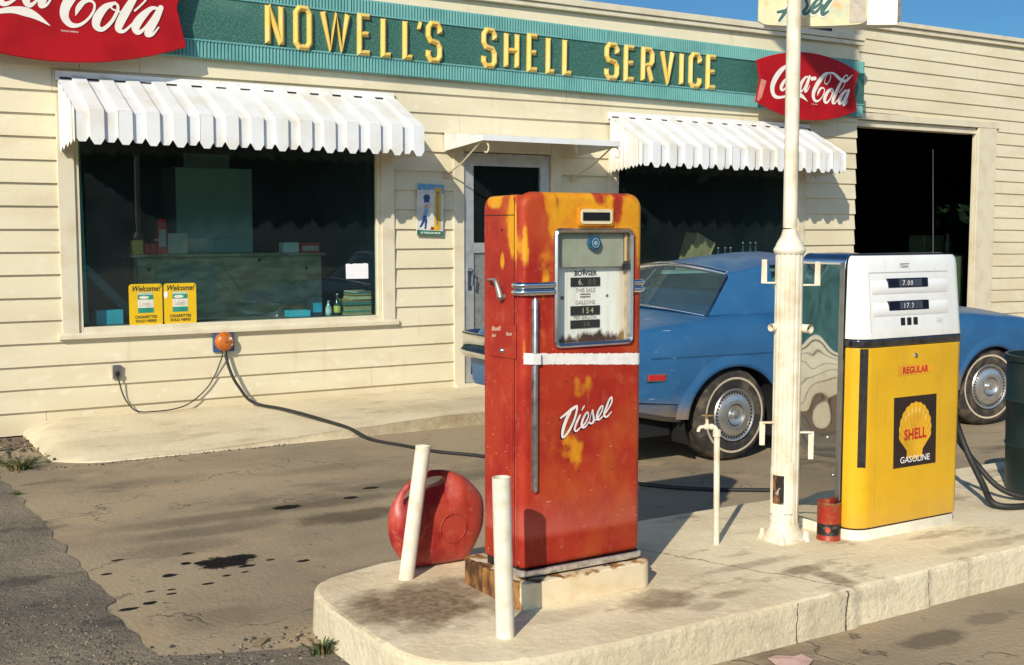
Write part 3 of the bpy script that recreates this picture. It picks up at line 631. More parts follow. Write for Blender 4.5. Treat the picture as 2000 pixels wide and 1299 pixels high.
# door canopy with scrolled braces
t = thing('door_canopy', 'flat white metal canopy on scrolled rods over the shop door', 'canopy', (5.87, 9.47, 2.4))
mb = MB(); mb.prism([(9.47, 2.452), (8.78, 2.388), (8.78, 2.338), (8.784, 2.338), (8.784, 2.383), (9.47, 2.447)], 'x', 5.14, 6.61); obj('top_sheet', mb, M_AWN, t)
for xa in (5.14, 6.605):
    mb = MB(); mb.prism([(9.465, 2.446), (8.786, 2.382), (8.786, 2.338), (9.465, 2.285)], 'x', xa, xa+.004); obj('side_panel', mb, M_AWN, t)
for xa in (5.175, 6.575):
    mb = MB(); mb.tube([(xa-.01, 9.45, 2.085), (xa, 9.2, 2.17), (xa, 8.87, 2.335)], .008, 8)
    mb.tube(spline([(xa, 8.87, 2.335), (xa+.02, 8.82, 2.33), (xa+.035, 8.80, 2.285), (xa+.02, 8.80, 2.24), (xa-.005, 8.81, 2.245)], 5), [.008]*21, 8)
    mb.box(xa-.03, xa+.01, 9.44, 9.475, 2.05, 2.11); obj('brace', mb, plain('cream_rod', (.62, .52, .36), .5), t, smooth=40)
# ------------------------------------------------------------------ small things on the wall
t = thing('thermometer_sign', 'tin advertising thermometer with a painted man, on the wall beside the shop door', 'thermometer', (4.985, 9.468, 1.755))
mb = MB(); mb.prism(rrect(4.852, 5.118, 1.525, 1.985, .012, 3), 'y', 9.452, 9.464); obj('plate', mb, plain('pale_tin', (.66, .64, .58), .4), t)
def flat(name, poly, y, mat, par):
    mb = MB(); mb.add([(u, y, v) for u, v in poly], [tuple(range(len(poly)))]); return obj(name, mb, mat, par)
cl = [(4.853, 1.984), (4.853, 1.93), (4.875, 1.922), (4.895, 1.935), (4.925, 1.928), (4.945, 1.935), (4.97, 1.926), (5.0, 1.94), (5.03, 1.925), (5.06, 1.918), (5.09, 1.912), (5.117, 1.90), (5.117, 1.984)]
flat('sky_band', cl, 9.4512, plain('sky_blue_print', (.13, .33, .55), .4), t)
flat('footer', [(4.853, 1.526), (5.117, 1.526), (5.117, 1.565), (4.853, 1.572)], 9.4512, plain('dark_green_print', (.03, .16, .09), .4), t)
M_YP = plain('yellow_print', (.70, .42, .04), .4)
flat('scale', [(5.025, 1.575), (5.09, 1.575), (5.093, 1.955), (5.028, 1.955)], 9.4508, M_YP, t)
mb = MB(); mb.tube([(5.055, 9.447, 1.62), (5.057, 9.447, 1.90)], .003, 6); mb.lathe([(0, -.004), (.012, -.004), (.012, 0)], (5.057, 9.45, 1.91), 'y', 12)
for k in range(14): mb.box(5.04, 5.052, 9.4495, 9.4502, 1.63+.019*k, 1.633+.019*k)
obj('tube', mb, plain('blue_grey_tube', (.12, .2, .28), .3), t)
M_NAVY = plain('navy_print', (.02, .06, .22), .4); M_LBL = plain('light_blue_print', (.20, .42, .62), .4); M_SKIN = plain('skin_print', (.62, .34, .24), .4)
flat('trousers', [(4.915, 1.70), (4.945, 1.705), (4.955, 1.66), (4.945, 1.58), (4.928, 1.58), (4.93, 1.65), (4.905, 1.605), (4.885, 1.59), (4.878, 1.60), (4.905, 1.655)], 9.4507, M_NAVY, t)
flat('shirt', [(4.913, 1.703), (4.948, 1.70), (4.968, 1.74), (4.962, 1.77), (4.93, 1.765), (4.92, 1.74)], 9.4506, M_LBL, t)
flat('face', [(4.945+.018*math.cos(k*.628), 1.785+.018*math.sin(k*.628)) for k in range(10)], 9.4504, M_SKIN, t)
flat('arm', [(4.93, 1.765), (4.922, 1.77), (4.94, 1.815), (4.948, 1.81)], 9.4505, M_SKIN, t); flat('arm', [(4.968, 1.76), (4.978, 1.77), (4.985, 1.815), (4.975, 1.81)], 9.4505, M_SKIN, t)
flat('emblem', [(4.945+.034*math.cos(k*.449), 1.862+.030*math.sin(k*.449)) for k in range(14)], 9.4505, M_NAVY, t)
flat('ribbon', [(4.92, 1.845), (4.972, 1.845), (4.97, 1.815), (4.945, 1.82), (4.918, 1.815)], 9.4503, M_NAVY, t)
text('AT POPULAR PRICES', .022, 4.99, 9.4505, 1.540, M_PRINTW, t, bold=.0006)
flat('sun_patch', [(5.04+.028*math.cos(k*.628), 1.588+.022*math.sin(k*.628)) for k in range(10)], 9.4503, plain('gold_print', (.8, .5, .03), .4), t)
flat('red_patch', [(4.985, 1.575), (5.025, 1.575), (5.02, 1.60), (4.998, 1.605)], 9.4503, M_PRINTR, t)
t.rotation_euler = (0, R(1.5), 0)

t = thing('driveway_bell', 'orange dome bell on a blue square plate below the big window', 'bell', (3.062, 9.47, .655))
mb = MB(); mb.box(2.972, 3.150, 9.452, 9.475, .575, .735); obj('back_plate', mb, plain('blue_plate_enamel', (.03, .09, .22), .45), t, bevel=.004, seg=2)
mb = MB(); mb.lathe([(.080, 0), (.080, -.012), (.076, -.03), (.064, -.046), (.045, -.056), (.02, -.061), (0, -.062)], (3.062, 9.452, .66), 'y', 32); obj('gong', mb, plain('orange_bell_enamel', (.48, .13, .015), .35, 0, .15, 20), t, smooth=50)
mb = MB(); mb.add([(3.084, 9.3905, .70), (3.112, 9.397, .695), (3.118, 9.403, .63), (3.092, 9.396, .628)], [(0, 1, 2, 3)]); obj('paper_label', mb, M_PRINTW, t)
mb = MB(); mb.lathe([(0, -.066), (.008, -.066), (.008, -.06)], (3.062, 9.452, .66), 'y', 10); obj('screw', mb, M_DULLCH, t); mb = MB(); mb.tube([(3.062, 9.44, .585), (3.062, 9.44, .56)], .012, 8); obj('hose_fitting', mb, M_DULLCH, t)
t = thing('outlet_box', 'small metal outlet with a black plug, low on the wall left of the bell', 'outlet', (2.195, 9.475, .46))
mb = MB(); mb.box(2.165, 2.232, 9.452, 9.482, .405, .515); obj('cover_plate', mb, M_DULLCH, t, bevel=.004, seg=2)
mb = MB(); mb.box(2.185, 2.215, 9.425, 9.452, .43, .465); obj('plug', mb, M_BLACK, t, bevel=.006, seg=2)
mb = MB(); mb.tube(spline([(2.20, 9.43, .44), (2.215, 9.44, .36), (2.25, 9.445, .25), (2.31, 9.42, .16), (2.37, 9.41, .136), (2.45, 9.41, .132), (2.62, 9.42, .136), (2.76, 9.44, .17), (2.90, 9.455, .27), (2.98, 9.46, .38), (3.03, 9.45, .50), (3.05, 9.44, .575)], 6), .0055, 6)
tag(obj('power_cord', mb, M_RUB, smooth=60), 'thin dark cord hanging between the wall outlet and the orange bell', 'cord')
mb = MB(); hp = [(3.066, 9.44, .58), (3.075, 9.41, .48), (3.11, 9.38, .36), (3.16, 9.36, .27), (3.22, 9.33, .18), (3.30, 9.27, .137), (3.38, 9.05, .131), (3.44, 8.75, .125), (3.53, 8.40, .10), (3.60, 8.16, .075), (3.68, 7.92, .016), (3.78, 7.6, .012), (3.867, 7.28, .012), (4.065, 6.94, .012), (4.22, 6.4, .012), (4.38, 5.80, .012), (4.6, 5.42, .012), (4.976, 5.13, .012), (5.5, 4.80, .012), (5.97, 4.57, .012), (6.5, 4.53, .012), (7.6, 4.52, .012)]
mb.tube(spline(hp, 6), .0125, 8); tag(obj('bell_hose', mb, M_RUB, smooth=60), 'long black signal hose running from the orange bell across the lot behind the pumps', 'hose')

# window signs, paper, shop goods
M_SGN = plain('cigarette_sign_yellow', (.72, .46, .012), .35, 0, .03)
M_SGR = plain('mint_green_print', (.02, .27, .19), .4); M_OFFW = plain('off_white_print', (.75, .70, .58), .45)
for i, (xa, lab) in enumerate(((2.320, 'left one of two yellow cigarette signs in the window, clean of spots'), (2.595, 'yellow cigarette sign with a white spot at its left edge, next to its twin'))):
    t = thing('cigarette_sign', lab, 'sign', (xa+.13, 9.512, .812), 'yellow cigarette signs in the window'); xc = xa+.13
    mb = MB(); mb.prism(rrect(xa, xa+.262, .813, 1.145, .024), 'y', 9.509, 9.514); obj('card', mb, M_SGN, t)
    text('Welcome!', .062, xc, 9.5075, 1.088, M_PRINTK, t, bold=.0012, shear=.35, xs=.86)
    text('CIGARETTES', .030, xc, 9.5075, .872, M_PRINTK, t, bold=.0008, xs=1.03); text('SOLD HERE!', .030, xc, 9.5075, .840, M_PRINTK, t, bold=.0008, xs=1.03)
    for nm, (u0, u1, v0, v1), m in (('pack_top', (-.062, .056, 1.058, 1.078), plain('pack_foil', (.45, .55, .42), .4)), ('pack_band', (-.062, .060, 1.020, 1.058), M_SGR), ('pack_body', (-.062, .062, .955, 1.020), M_OFFW), ('pack_base', (-.062, .062, .915, .955), M_SGR)):
        flat(nm, [(xc+u0, v0), (xc+u1, v0), (xc+u1, v1), (xc+u0, v1)], 9.5076, m, t)
    flat('oval', [(xc-.012+.04*math.cos(k*.449), 1.038+.012*math.sin(k*.449)) for k in range(14)], 9.507, M_OFFW, t)
    text('Salem', .062, xc-.008, 9.507, .966, plain('grey_print', (.42, .44, .40), .5), t, xs=.62)
    if i: flat('white_spot', [(xa+.015+.016*math.cos(k*.628), 1.055+.03*math.sin(k*.628)) for k in range(10)], 9.5075, M_PRINTW, t)
mb = MB(); top = [(4.182+.0195*k, 1.281+random.uniform(-.008, .003)) for k in range(12)]; mb.add([(4.184, 9.5175, 1.148), (4.397, 9.5175, 1.146)]+[(u, 9.5175, v) for u, v in top[::-1]], [tuple(range(14))])
tag(obj('paper_note', mb, plain('white_paper', (.80, .80, .82), .7, 0, .02)), 'torn white sheet of paper taped to the right side of the shop window', 'paper')
def m_ply():
    t_ = MT('plywood'); c = t_.mix((.62, .50, .26), (.32, .27, .14), t_.rng(t_.noise(7, 6, (.5, 1, 1.6), (1, 0, 2)), .4, .62))
    c = t_.mix(c, (.14, .12, .07), t_.mul(t_.rng(t_.ma('SINE', t_.mul(t_.noise(2.2, 3, (.4, 1, 1.2)), 90)), .5, 1), .16)); return t_.done(c, .7)
M_PLY = m_ply()
t = thing('shop_counter', 'plywood counter standing inside the left shop window', 'counter', (3.65, 11.3, .13))
mb = MB(); mb.box(2.77, 4.57, 11.0, 11.55, .14, 1.322); obj('panel', mb, M_PLY, t)
mb = MB(); mb.box(2.70, 4.60, 10.96, 11.62, 1.323, 1.349); obj('top', mb, M_PLY, t, bevel=.004, seg=2)
mb = MB()
for x, z in ((2.87, 1.21), (3.93, 1.285), (4.41, 1.20)):
    mb = MB(); mb.lathe([(0, 0), (.018, 0)], (x, 10.997, z), 'y', 12); obj('hole', mb, M_DARK, t)
def carton(label, x0, x1, y0, y1, z0, z1, col, name='carton', cat='box', lid=None):
    t = thing(name, label, cat, ((x0+x1)/2, (y0+y1)/2, z0))
    mb = MB(); mb.box(x0, x1, y0, y1, z0, z1); obj('body', mb, plain('card_'+name+str(len(bpy.data.materials)), col, .55, 0, .08, 10), t, bevel=.004, seg=2)
    if lid: mb = MB(); mb.box(x0+.1*(x1-x0), x1-.1*(x1-x0), y0-.003, y0-.001, z0+.2*(z1-z0), z0+.7*(z1-z0)); obj('label', mb, plain('label_'+str(len(bpy.data.materials)), lid, .5), t)
    return t
carton('yellow box at the left end of the plywood counter', 2.72, 2.825, 11.0, 11.1, 1.351, 1.48, (.85, .52, .02))
carton('low red box between the yellow box and the tall red box', 2.84, 2.956, 11.0, 11.12, 1.351, 1.449, (.85, .03, .015))
carton('tall narrow red box on the counter', 2.962, 3.043, 11.0, 11.12, 1.351, 1.676, (.85, .03, .015), lid=(.55, .5, .4))
carton('cream cardboard box left of the grey cabinet', 3.056, 3.241, 11.02, 11.18, 1.351, 1.544, (.60, .54, .38))
carton('small white box on the right half of the counter', 4.175, 4.339, 11.0, 11.12, 1.351, 1.452, (.78, .82, .78))
carton('red box at the right end of the counter', 4.355, 4.56, 11.0, 11.12, 1.351, 1.446, (.80, .03, .02), lid=(.7, .6, .5))
t = thing('storage_cabinet', 'tall pale green cabinet standing behind the plywood counter', 'cabinet', (3.71, 11.85, .13))
mb = MB(); mb.box(3.32, 4.10, 11.65, 12.1, .13, 2.19); obj('body', mb, plain('pale_green_cabinet', (.46, .64, .57), .5, 0, .05, 3), t, bevel=.01)
mb = MB(); mb.box(3.58, 3.98, 11.63, 11.648, 1.497, 1.513); obj('handle', mb, M_DULLCH, t)
carton('grey box on top of the pale green cabinet', 3.41, 3.87, 11.66, 11.96, 2.192, 2.327, (.22, .26, .25))
mb = MB(); mb.box(1.80, 4.64, 9.62, 9.98, .800, .818); mb.box(1.84, 1.9, 9.7, 9.9, .12, .80); mb.box(4.5, 4.56, 9.7, 9.9, .12, .80)
tag(obj('display_shelf', mb, plain('shelf_board', (.12, .11, .09), .6)), 'wooden display shelf behind the big left window', 'shelf')
carton('turquoise box left of the yellow cigarette signs', 2.10, 2.31, 9.66, 9.82, .82, .935, (.03, .30, .40))
carton('flat turquoise box lying at the right of the window shelf', 3.72, 3.91, 9.66, 9.8, .82, .875, (.05, .36, .45))
carton('dark tub with a blue lid beside the bottles', 3.93, 4.03, 9.68, 9.8, .82, .985, (.03, .04, .05), name='tub', cat='tub', lid=(.03, .3, .42))
def bottle(x, y, z, h, r, label, group, body, lab, cap=(.5, .02, .02)):
    t = thing('bottle', label, 'bottle', (x, y, z), group)
    mb = MB(); mb.lathe([(0, 0), (r*.9, 0), (r, .01), (r, h*.48), (r*.75, h*.6), (r*.36, h*.78), (r*.34, h*.95), (.0, h*.95)], (x, y, z), 'z', 14); obj('glass', mb, body, t, smooth=50)
    mb = MB(); mb.lathe([(r*1.02, h*.12), (r*1.03, h*.13), (r*1.03, h*.42), (r*1.02, h*.43)], (x, y, z), 'z', 14); obj('label', mb, lab, t, smooth=60)
    mb = MB(); mb.lathe([(0, h), (r*.42, h), (r*.45, h*.94)], (x, y, z), 'z', 12); obj('cap', mb, M_DULLCH, t, smooth=50)
M_BGL = plain('dark_bottle_glass', (.02, .03, .03), .08); M_LRW = plain('red_white_label', (.70, .66, .62), .4); M_LRR = plain('red_label', (.45, .03, .03), .4)
bottle(4.10, 9.72, .82, .13, .03, 'small clear bottle beside the stack of magazines', 'bottles in the left window', plain('clear_bottle', (.3, .36, .36), .1), plain('pale_label', (.5, .5, .45), .5))
bottle(4.185, 9.72, .82, .19, .032, 'taller bottle with a yellow label beside the stack of magazines', 'bottles in the left window', M_BGL, plain('yellow_label', (.5, .4, .08), .5))
mb = MB(); rnd = random.Random(3)
mb.mi = 0; z = .82
pal = [plain('mag_green', (.05, .20, .16), .5), plain('mag_cream', (.42, .36, .22), .5), plain('mag_blue', (.03, .12, .16), .5), plain('mag_tan', (.32, .22, .08), .5)]
while z < 1.02:
    mb.mi = rnd.randrange(4); h = rnd.uniform(.006, .014); o = rnd.uniform(-.012, .012); mb.box(4.24+o-(.0 if z < .95 else -.07), 4.49+o*.4, 9.66+o, 9.86+o, z, z+h); z += h+.001
tag(obj('magazine_stack', mb, pal), 'stack of worn magazines in the bottom right corner of the left window', 'magazines')
mb = MB(); mb.prism([(1.97, .83), (2.05, .83), (2.02, 2.35), (1.97, 2.35)], 'y', 9.70, 9.73)
tag(obj('hanging_strip', mb, plain('green_strip', (.12, .24, .20), .7)), 'pale green strip hanging at the left edge of the big window', 'strip')
t = thing('leaning_board', 'thin board leaning behind the left end of the big window', 'board', (2.2, 9.9, .82))
mb = MB(); mb.prism([(1.96, 1.36), (2.02, 1.38), (2.54, .83), (2.44, .82)], 'y', 9.92, 9.945); obj('plank', mb, plain('dark_board', (.05, .11, .11), .6), t)
# second window: bottles and a crate on a shelf
mb = MB(); mb.box(7.15, 9.62, 9.66, 10.0, 1.115, 1.14); mb.box(7.2, 7.25, 9.7, 9.95, .13, 1.115); mb.box(9.5, 9.55, 9.7, 9.95, .13, 1.115)
tag(obj('bottle_shelf', mb, plain('pale_shelf', (.40, .38, .33), .6)), 'shelf of soda bottles behind the second window', 'shelf')
bl = ['leftmost soda bottle of the lower group on the shelf', 'middle soda bottle of the lower group on the shelf', 'rightmost soda bottle of the lower group on the shelf', 'first soda bottle left of the pole, tall with a red and white label', 'second tall soda bottle, in the close pair by the pole', 'tall soda bottle nearest the pole']
for (x, h), lb in zip(((8.70, .245), (8.80, .245), (8.88, .245), (9.06, .30), (9.17, .30), (9.25, .30)), bl): bottle(x, 9.78, 1.142, h, .03, lb, 'soda bottles in the second window', M_BGL, M_LRW)
t = thing('wooden_crate', 'tilted wooden crate on the shelf left of the soda bottles', 'crate', (8.45, 9.85, 1.14))
mb = MB(); mb.prism([(8.24, 1.142), (8.48, 1.142), (8.62, 1.44), (8.39, 1.55)], 'y', 9.76, 9.96); obj('box', mb, plain('crate_wood', (.30, .19, .09), .7, 0, .15, 12), t, bevel=.004, seg=2)
mb = MB(); mb.prism([(8.487, 1.16), (8.50, 1.15), (8.64, 1.43), (8.625, 1.445)], 'y', 9.755, 9.965); obj('slat', mb, plain('light_crate_wood', (.45, .29, .12), .7), t)

# ------------------------------------------------------------------ bollards
M_PVC = plain('cream_white_pipe', (.71, .68, .56), .45, 0, .06, 16, .12, dark=(.60, .52, .37))
for (xb, yb, xt, yt, zt, r, lb) in ((2.084, 3.412, 2.068, 3.412, .725, .0325, 'upright white pipe post in front of the diesel pump'), (2.098, 4.209, 2.181, 4.209, .70, .031, 'leaning white pipe post in front of the red jug')):
    a = Vector((xb, yb, .155)); b = Vector((xt, yt, zt)); d = (b-a).normalized(); t = thing('pipe_post', lb, 'post', a, 'white pipe posts at the island end')
    mb = MB(); q = [a+d*((b-a).length*k/6) for k in range(7)]; mb.tube(q, r, 24, cap=False); mb.tube([b, b-d*.05], r*.86, 24, cap=False)
    e1 = d.cross(Vector((0, 1, 0))).normalized(); e2 = d.cross(e1); c1 = [b+(e1*math.cos(k*.2618)+e2*math.sin(k*.2618))*r for k in range(24)]; c2 = [b+(e1*math.cos(k*.2618)+e2*math.sin(k*.2618))*r*.86 for k in range(24)]
    mb.grid([c1+[c1[0]], c2+[c2[0]]]); obj('pipe', mb, M_PVC, t, smooth=45)
    mb = MB(); mb.lathe([(0, 0), (r*.85, 0)], tuple(b-d*.03), 'z', 16); obj('fill', mb, M_DARK, t)

# ------------------------------------------------------------------ red jug
def m_jug():
    t_ = MT('faded_red_plastic'); c = t_.mix((.42, .055, .032), (.27, .012, .012), t_.rng(t_.noise(9, 5, (1, 1, .5)), .45, .62)); c = t_.mix(c, (.50, .15, .10), t_.mul(t_.rng(t_.noise(22, 5), .55, .75), .6)); return t_.done(c, .42, 0, t_.bump(t_.noise(30, 3), .05, .003))
M_JUG = m_jug()
t = thing('water_jug', 'round flat red plastic jug with a handle slot behind the leaning post', 'jug', (2.316, 4.33, .16))
jo = [(2.16, 0.171), (2.187, 0.157), (2.282, 0.145), (2.379, 0.144), (2.431, 0.149), (2.466, 0.179), (2.502, 0.238), (2.522, 0.288), (2.527, 0.344), (2.523, 0.396), (2.502, 0.438), (2.45, 0.492), (2.409, 0.519), (2.369, 0.535), (2.324, 0.545), (2.273, 0.548), (2.24, 0.543), (2.201, 0.528), (2.163, 0.503), (2.124, 0.463), (2.094, 0.415), (2.082, 0.362), (2.082, 0.307), (2.095, 0.251), (2.116, 0.213)]
jslot = [(2.344, 0.511), (2.335, 0.518), (2.29, 0.524), (2.251, 0.519), (2.218, 0.51), (2.184, 0.493), (2.16, 0.471), (2.14, 0.444), (2.135, 0.427), (2.143, 0.417), (2.168, 0.43), (2.201, 0.451), (2.234, 0.468), (2.267, 0.479), (2.307, 0.486), (2.332, 0.496)]
jz0 = min(v for u, v in jo); jo = [(u, max(v-jz0+.1625, .1625) if v > jz0+.03 else .1625) for u, v in jo]; jslot = [(u, v-jz0+.1625) for u, v in jslot]
jo = spline(jo+[jo[0]], 3)[:-1]; jo = [(u, max(v, .1625)) for u, v in jo]
jc = (2.325, .34); mb = MB(); rws = []
for sgn in (-1, 1):
    for s_ in ((0.02, .3, .45, .55, .64, .72, .78, .83, .87, .90, .93, .955, .975, .99, 1.0) if sgn < 0 else (.99, .975, .955, .93, .90, .87, .83, .78, .72, .64, .55, .45, .3, .02)):
        h_ = .066*(max(0, 1-s_**5))**.5; thin = lambda u, v: 1-.62*min(1, max(0, (v-.395)/.09))*min(1, max(0, (2.40-u)/.07))
        rws.append([(jc[0]+(u-jc[0])*s_, 4.33+sgn*h_*thin(jc[0]+(u-jc[0])*s_, jc[1]+(v-jc[1])*s_), jc[1]+(v-jc[1])*s_) for u, v in jo])
mb.grid([r+[r[0]] for r in rws]); n = len(jo); mb.add(rws[0], [tuple(range(n))]); mb.add(rws[-1], [tuple(range(n))])
jug = obj('body', mb, M_JUG, t, smooth=50)
bm = bmesh.new(); bm.from_mesh(jug.data); bmesh.ops.remove_doubles(bm, verts=bm.verts, dist=.0003); bmesh.ops.recalc_face_normals(bm, faces=bm.faces); bm.to_mesh(jug.data); bm.free()
mb = MB(); mb.prism(spline(jslot+[jslot[0]], 3)[:-1], 'y', 4.2, 4.47); cut(jug, obj('cutter', mb, M_JUG))
jug.data.polygons.foreach_set('use_smooth', [True]*len(jug.data.polygons)); jug.data.set_sharp_from_angle(angle=R(45))
mb = MB(); mb.tube([(2.347+.060*math.cos(k*.1745), 4.2625, .322+.062*math.sin(k*.1745)) for k in range(37)], .0022, 6, cap=False); obj('molded_ring', mb, M_JUG, t, smooth=60)

# ------------------------------------------------------------------ old diesel pump
def m_worn():
    t_ = MT('red_paint_worn_to_yellow'); X, Y, Z = t_.xyz()
    red = t_.mix((.38, .034, .014), (.30, .016, .011), t_.rng(t_.noise(5, 5), .4, .65))
    red = t_.mix(red, (.48, .10, .055), t_.mul(t_.rng(t_.noise(26, 6, (1, 1, .6)), .52, .75), .45))
    red = t_.mix(red, (.50, .13, .022), t_.mul(t_.rng(t_.noise(3.4, 5, (1, 1, .7), (2, 3, 1)), .50, .70), .42))
    yel = t_.mix((.66, .30, .014), (.58, .20, .012), t_.rng(t_.noise(8, 4), .4, .7))
    n = t_.noise(4.6, 4, (1, 1, .62), (.35, 0, .1), .45); fine = t_.noise(30, 5)
    bias = t_.ma('ADD', t_.rng(Z, 1.36, 1.58, -.10, .085), t_.rng(Z, .45, .65, -.06, 0.0))
    for (c, r, a) in (((2.52, 3.6, 1.66), (.10, .3, .10), .13), ((2.40, 3.65, 1.42), (.045, .2, .10), .16), ((2.32, 3.65, 1.46), (.02, .2, .12), .14), ((2.30, 3.87, 1.68), (.05, .06, .03), .14), ((2.30, 3.73, 1.62), (.05, .02, .12), .16), ((2.30, 3.80, 1.50), (.03, .07, .15), -.16), ((2.30, 3.80, 1.44), (.03, .018, .045), .20), ((2.70, 3.65, 1.68), (.10, .3, .04), .08), ((2.40, 3.65, 1.24), (.024, .15, .16), .22), ((2.31, 3.66, 1.2), (.012, .05, .16), .16), ((2.58, 3.65, 1.11), (.12, .1, .018), .10), ((2.80, 3.65, 1.62), (.05, .3, .09), .09), ((2.845, 3.65, 1.50), (.02, .3, .10), .10), ((2.50, 3.65, 1.66), (.05, .3, .06), .06), ((2.36, 3.65, 1.62), (.035, .2, .11), -.14), ((2.565, 3.65, 1.645), (.022, .2, .07), -.13), ((2.735, 3.65, 1.655), (.022, .2, .055), -.14), ((2.645, 3.65, 1.69), (.022, .2, .03), -.12),
                      ((2.60, 3.65, .735), (.10, .2, .08), .07), ((2.52, 3.65, .74), (.05, .2, .05), .06), ((2.57, 3.65, 1.0), (.06, .2, .06), .12), ((2.70, 3.65, .99), (.06, .2, .06), .13), ((2.30, 3.80, 1.45), (.05, .05, .08), .05), ((2.30, 3.77, .66), (.05, .04, .06), .15), ((2.30, 3.93, .85), (.05, .03, .25), .12), ((2.30, 3.72, .95), (.05, .02, .3), .10), ((2.55, 3.65, .62), (.05, .2, .1), .02)):
        bias = t_.ma('ADD', bias, t_.mul(t_.blob(c, r, .6), a))
    side = t_.rng(X, 2.318, 2.306); bias = t_.ma('SUBTRACT', bias, t_.mul(side, .085))
    m = t_.rng(t_.ma('ADD', t_.ma('ADD', n, bias), t_.ma('MULTIPLY_ADD', fine, .13, -.065)), .52, .625)
    c = t_.mix(red, yel, m)
    c = t_.mix(c, (.55, .16, .12), t_.mul(t_.mul(t_.rng(t_.ma('ADD', Z, t_.mul(t_.noise(7, 4), .2)), .72, .5), t_.rng(Z, .40, .44)), .38))
    c = t_.mix(c, (.20, .015, .012), t_.mul(t_.rng(Z, .42, .40), .25))
    chip = t_.rng(t_.noise(75, 2), .738, .75); c = t_.mix(c, (.62, .50, .36), t_.mul(chip, .6))
    run = t_.mul(t_.rng(t_.noise(34, 5, (1.8, 1.8, .06)), .60, .74), t_.rng(t_.noise(4, 3), .45, .65)); c = t_.mix(c, (.13, .03, .016), t_.mul(run, .55))
    c = t_.mix(c, (.16, .05, .03), t_.mul(t_.rng(t_.noise(130, 2), .66, .72), .35))
    scr = t_.mul(t_.rng(t_.noise(60, 1, (.25, 1, 1.6)), .745, .755), t_.rng(Z, 1.1, .9)); c = t_.mix(c, (.60, .34, .26), t_.mul(scr, .6))
    rst = t_.mul(t_.rng(t_.noise(45, 4), .64, .7), t_.rng(t_.noise(5, 3), .5, .65)); c = t_.mix(c, (.12, .035, .018), t_.mul(rst, .6))
    return t_.done(c, t_.ma('MULTIPLY_ADD', t_.noise(6, 3), .25, .36), 0, t_.bump(t_.noise(7, 4), .14, .008), spec=.22)
M_WORN = m_worn()
def m_rustbase():
    t_ = MT('rusty_cream_plinth'); X, Y, Z = t_.xyz()
    side = t_.mx(t_.rng(X, 2.31, 2.27), t_.mul(t_.rng(Z, .240, .262), .6)); m = t_.rng(t_.ma('ADD', t_.noise(16, 6, (1, 1, .5)), t_.ma('MULTIPLY_ADD', side, .42, -.26)), .44, .56)
    c = t_.mix(t_.mix((.72, .60, .40), (.62, .48, .28), t_.rng(t_.noise(9, 4), .4, .7)), t_.mix((.07, .025, .010), (.34, .16, .04), t_.rng(t_.noise(20, 6, (1, 1, .5), (0, 0, 0), .65), .38, .62)), m); return t_.done(c, .7, 0, t_.bump(t_.noise(24, 5), .25, .008))
DP = thing('diesel_pump', 'old diesel pump with red paint worn to yellow and a white dial', 'fuel pump', (2.585, 3.80, .16))
mb = MB(); mb.prism([(x, y) for x, y in rrect(2.268, 2.893, 3.605, 4.06, .05, 6)], 'z', .157, .262); obj('plinth', mb, m_rustbase(), DP, bevel=.006, seg=2)
mb = MB(); mb.prism(rrect(2.302, 2.862, .295, 1.712, .058, 7), 'y', 3.65, 3.71)
# keep the foot square
mb.v = [((2.302 if x < 2.45 else 2.862) if z < .36 else x, y, .295 if z < .36 else z) for x, y, z in mb.v]
sh = obj('front_shell', mb, M_WORN, DP); bm = bmesh.new(); bm.from_mesh(sh.data); bmesh.ops.remove_doubles(bm, verts=bm.verts, dist=.0005); bmesh.ops.dissolve_degenerate(bm, edges=bm.edges, dist=.0005); bm.to_mesh(sh.data); bm.free()
b = sh.modifiers.new('b', 'BEVEL'); b.width = .03; b.segments = 5; b.limit_method = 'ANGLE'; b.angle_limit = R(60); bake(sh)
mb = MB(); mb.box(2.452, 2.797, 3.5, 3.703, 1.142, 1.567); cut(sh, obj('cutter', mb, plain('stained_recess', (.52, .42, .28), .6, 0, .2, 30)))
sh.data.polygons.foreach_set('use_smooth', [True]*len(sh.data.polygons)); sh.data.set_sharp_from_angle(angle=R(40))
bp = [(3.705, .295), (3.94, .295), (3.94, 1.64)]+[(3.89+.05*math.cos(R(90*k/6)), 1.649+.05*math.sin(R(90*k/6))) for k in range(1, 7)]+[(3.705, 1.702)]
mb = MB(); mb.prism(bp, 'x', 2.308, 2.856); obj('cabinet', mb, M_WORN, DP, bevel=.012, seg=3)
mb = MB(); mb.box(2.3066, 2.30795, 3.712, 3.939, 1.6255, 1.6285); mb.box(2.3066, 2.30795, 3.7115, 3.7135, .30, 1.69); obj('seam', mb, M_DARK, DP)
mb = MB(); mb.prism([(3.70, 1.092), (3.888, 1.088), (3.888, 1.222), (3.70, 1.218)], 'x', 2.3035, 2.3085); ad = obj('access_door', mb, M_WORN, DP, bevel=.003, seg=2)
mb = MB(); mb.lathe([(0, -.012), (.008, -.01), (.011, 0)], (2.3035, 3.79, 1.117), 'x', 14); obj('lock', mb, M_DULLCH, ad, smooth=60)
mb = MB()
for (a, b_, c, d) in ((3.80, 3.872, 1.192, 1.206), (3.835, 3.87, 1.165, 1.178), (3.722, 3.765, 1.178, 1.192)):
    mb.add([(2.3028, a+random.uniform(0, .008), c), (2.3028, b_, c+random.uniform(-.006, .004)), (2.3028, b_-random.uniform(0, .01), d), (2.3028, (a+b_)/2, d-.006), (2.3028, a, d+random.uniform(-.004, .006))], [(0, 1, 2, 3, 4)])
obj('label_remnant', mb, plain('scuffed_label', (.48, .26, .18), .7, 0, .1, 40), ad)
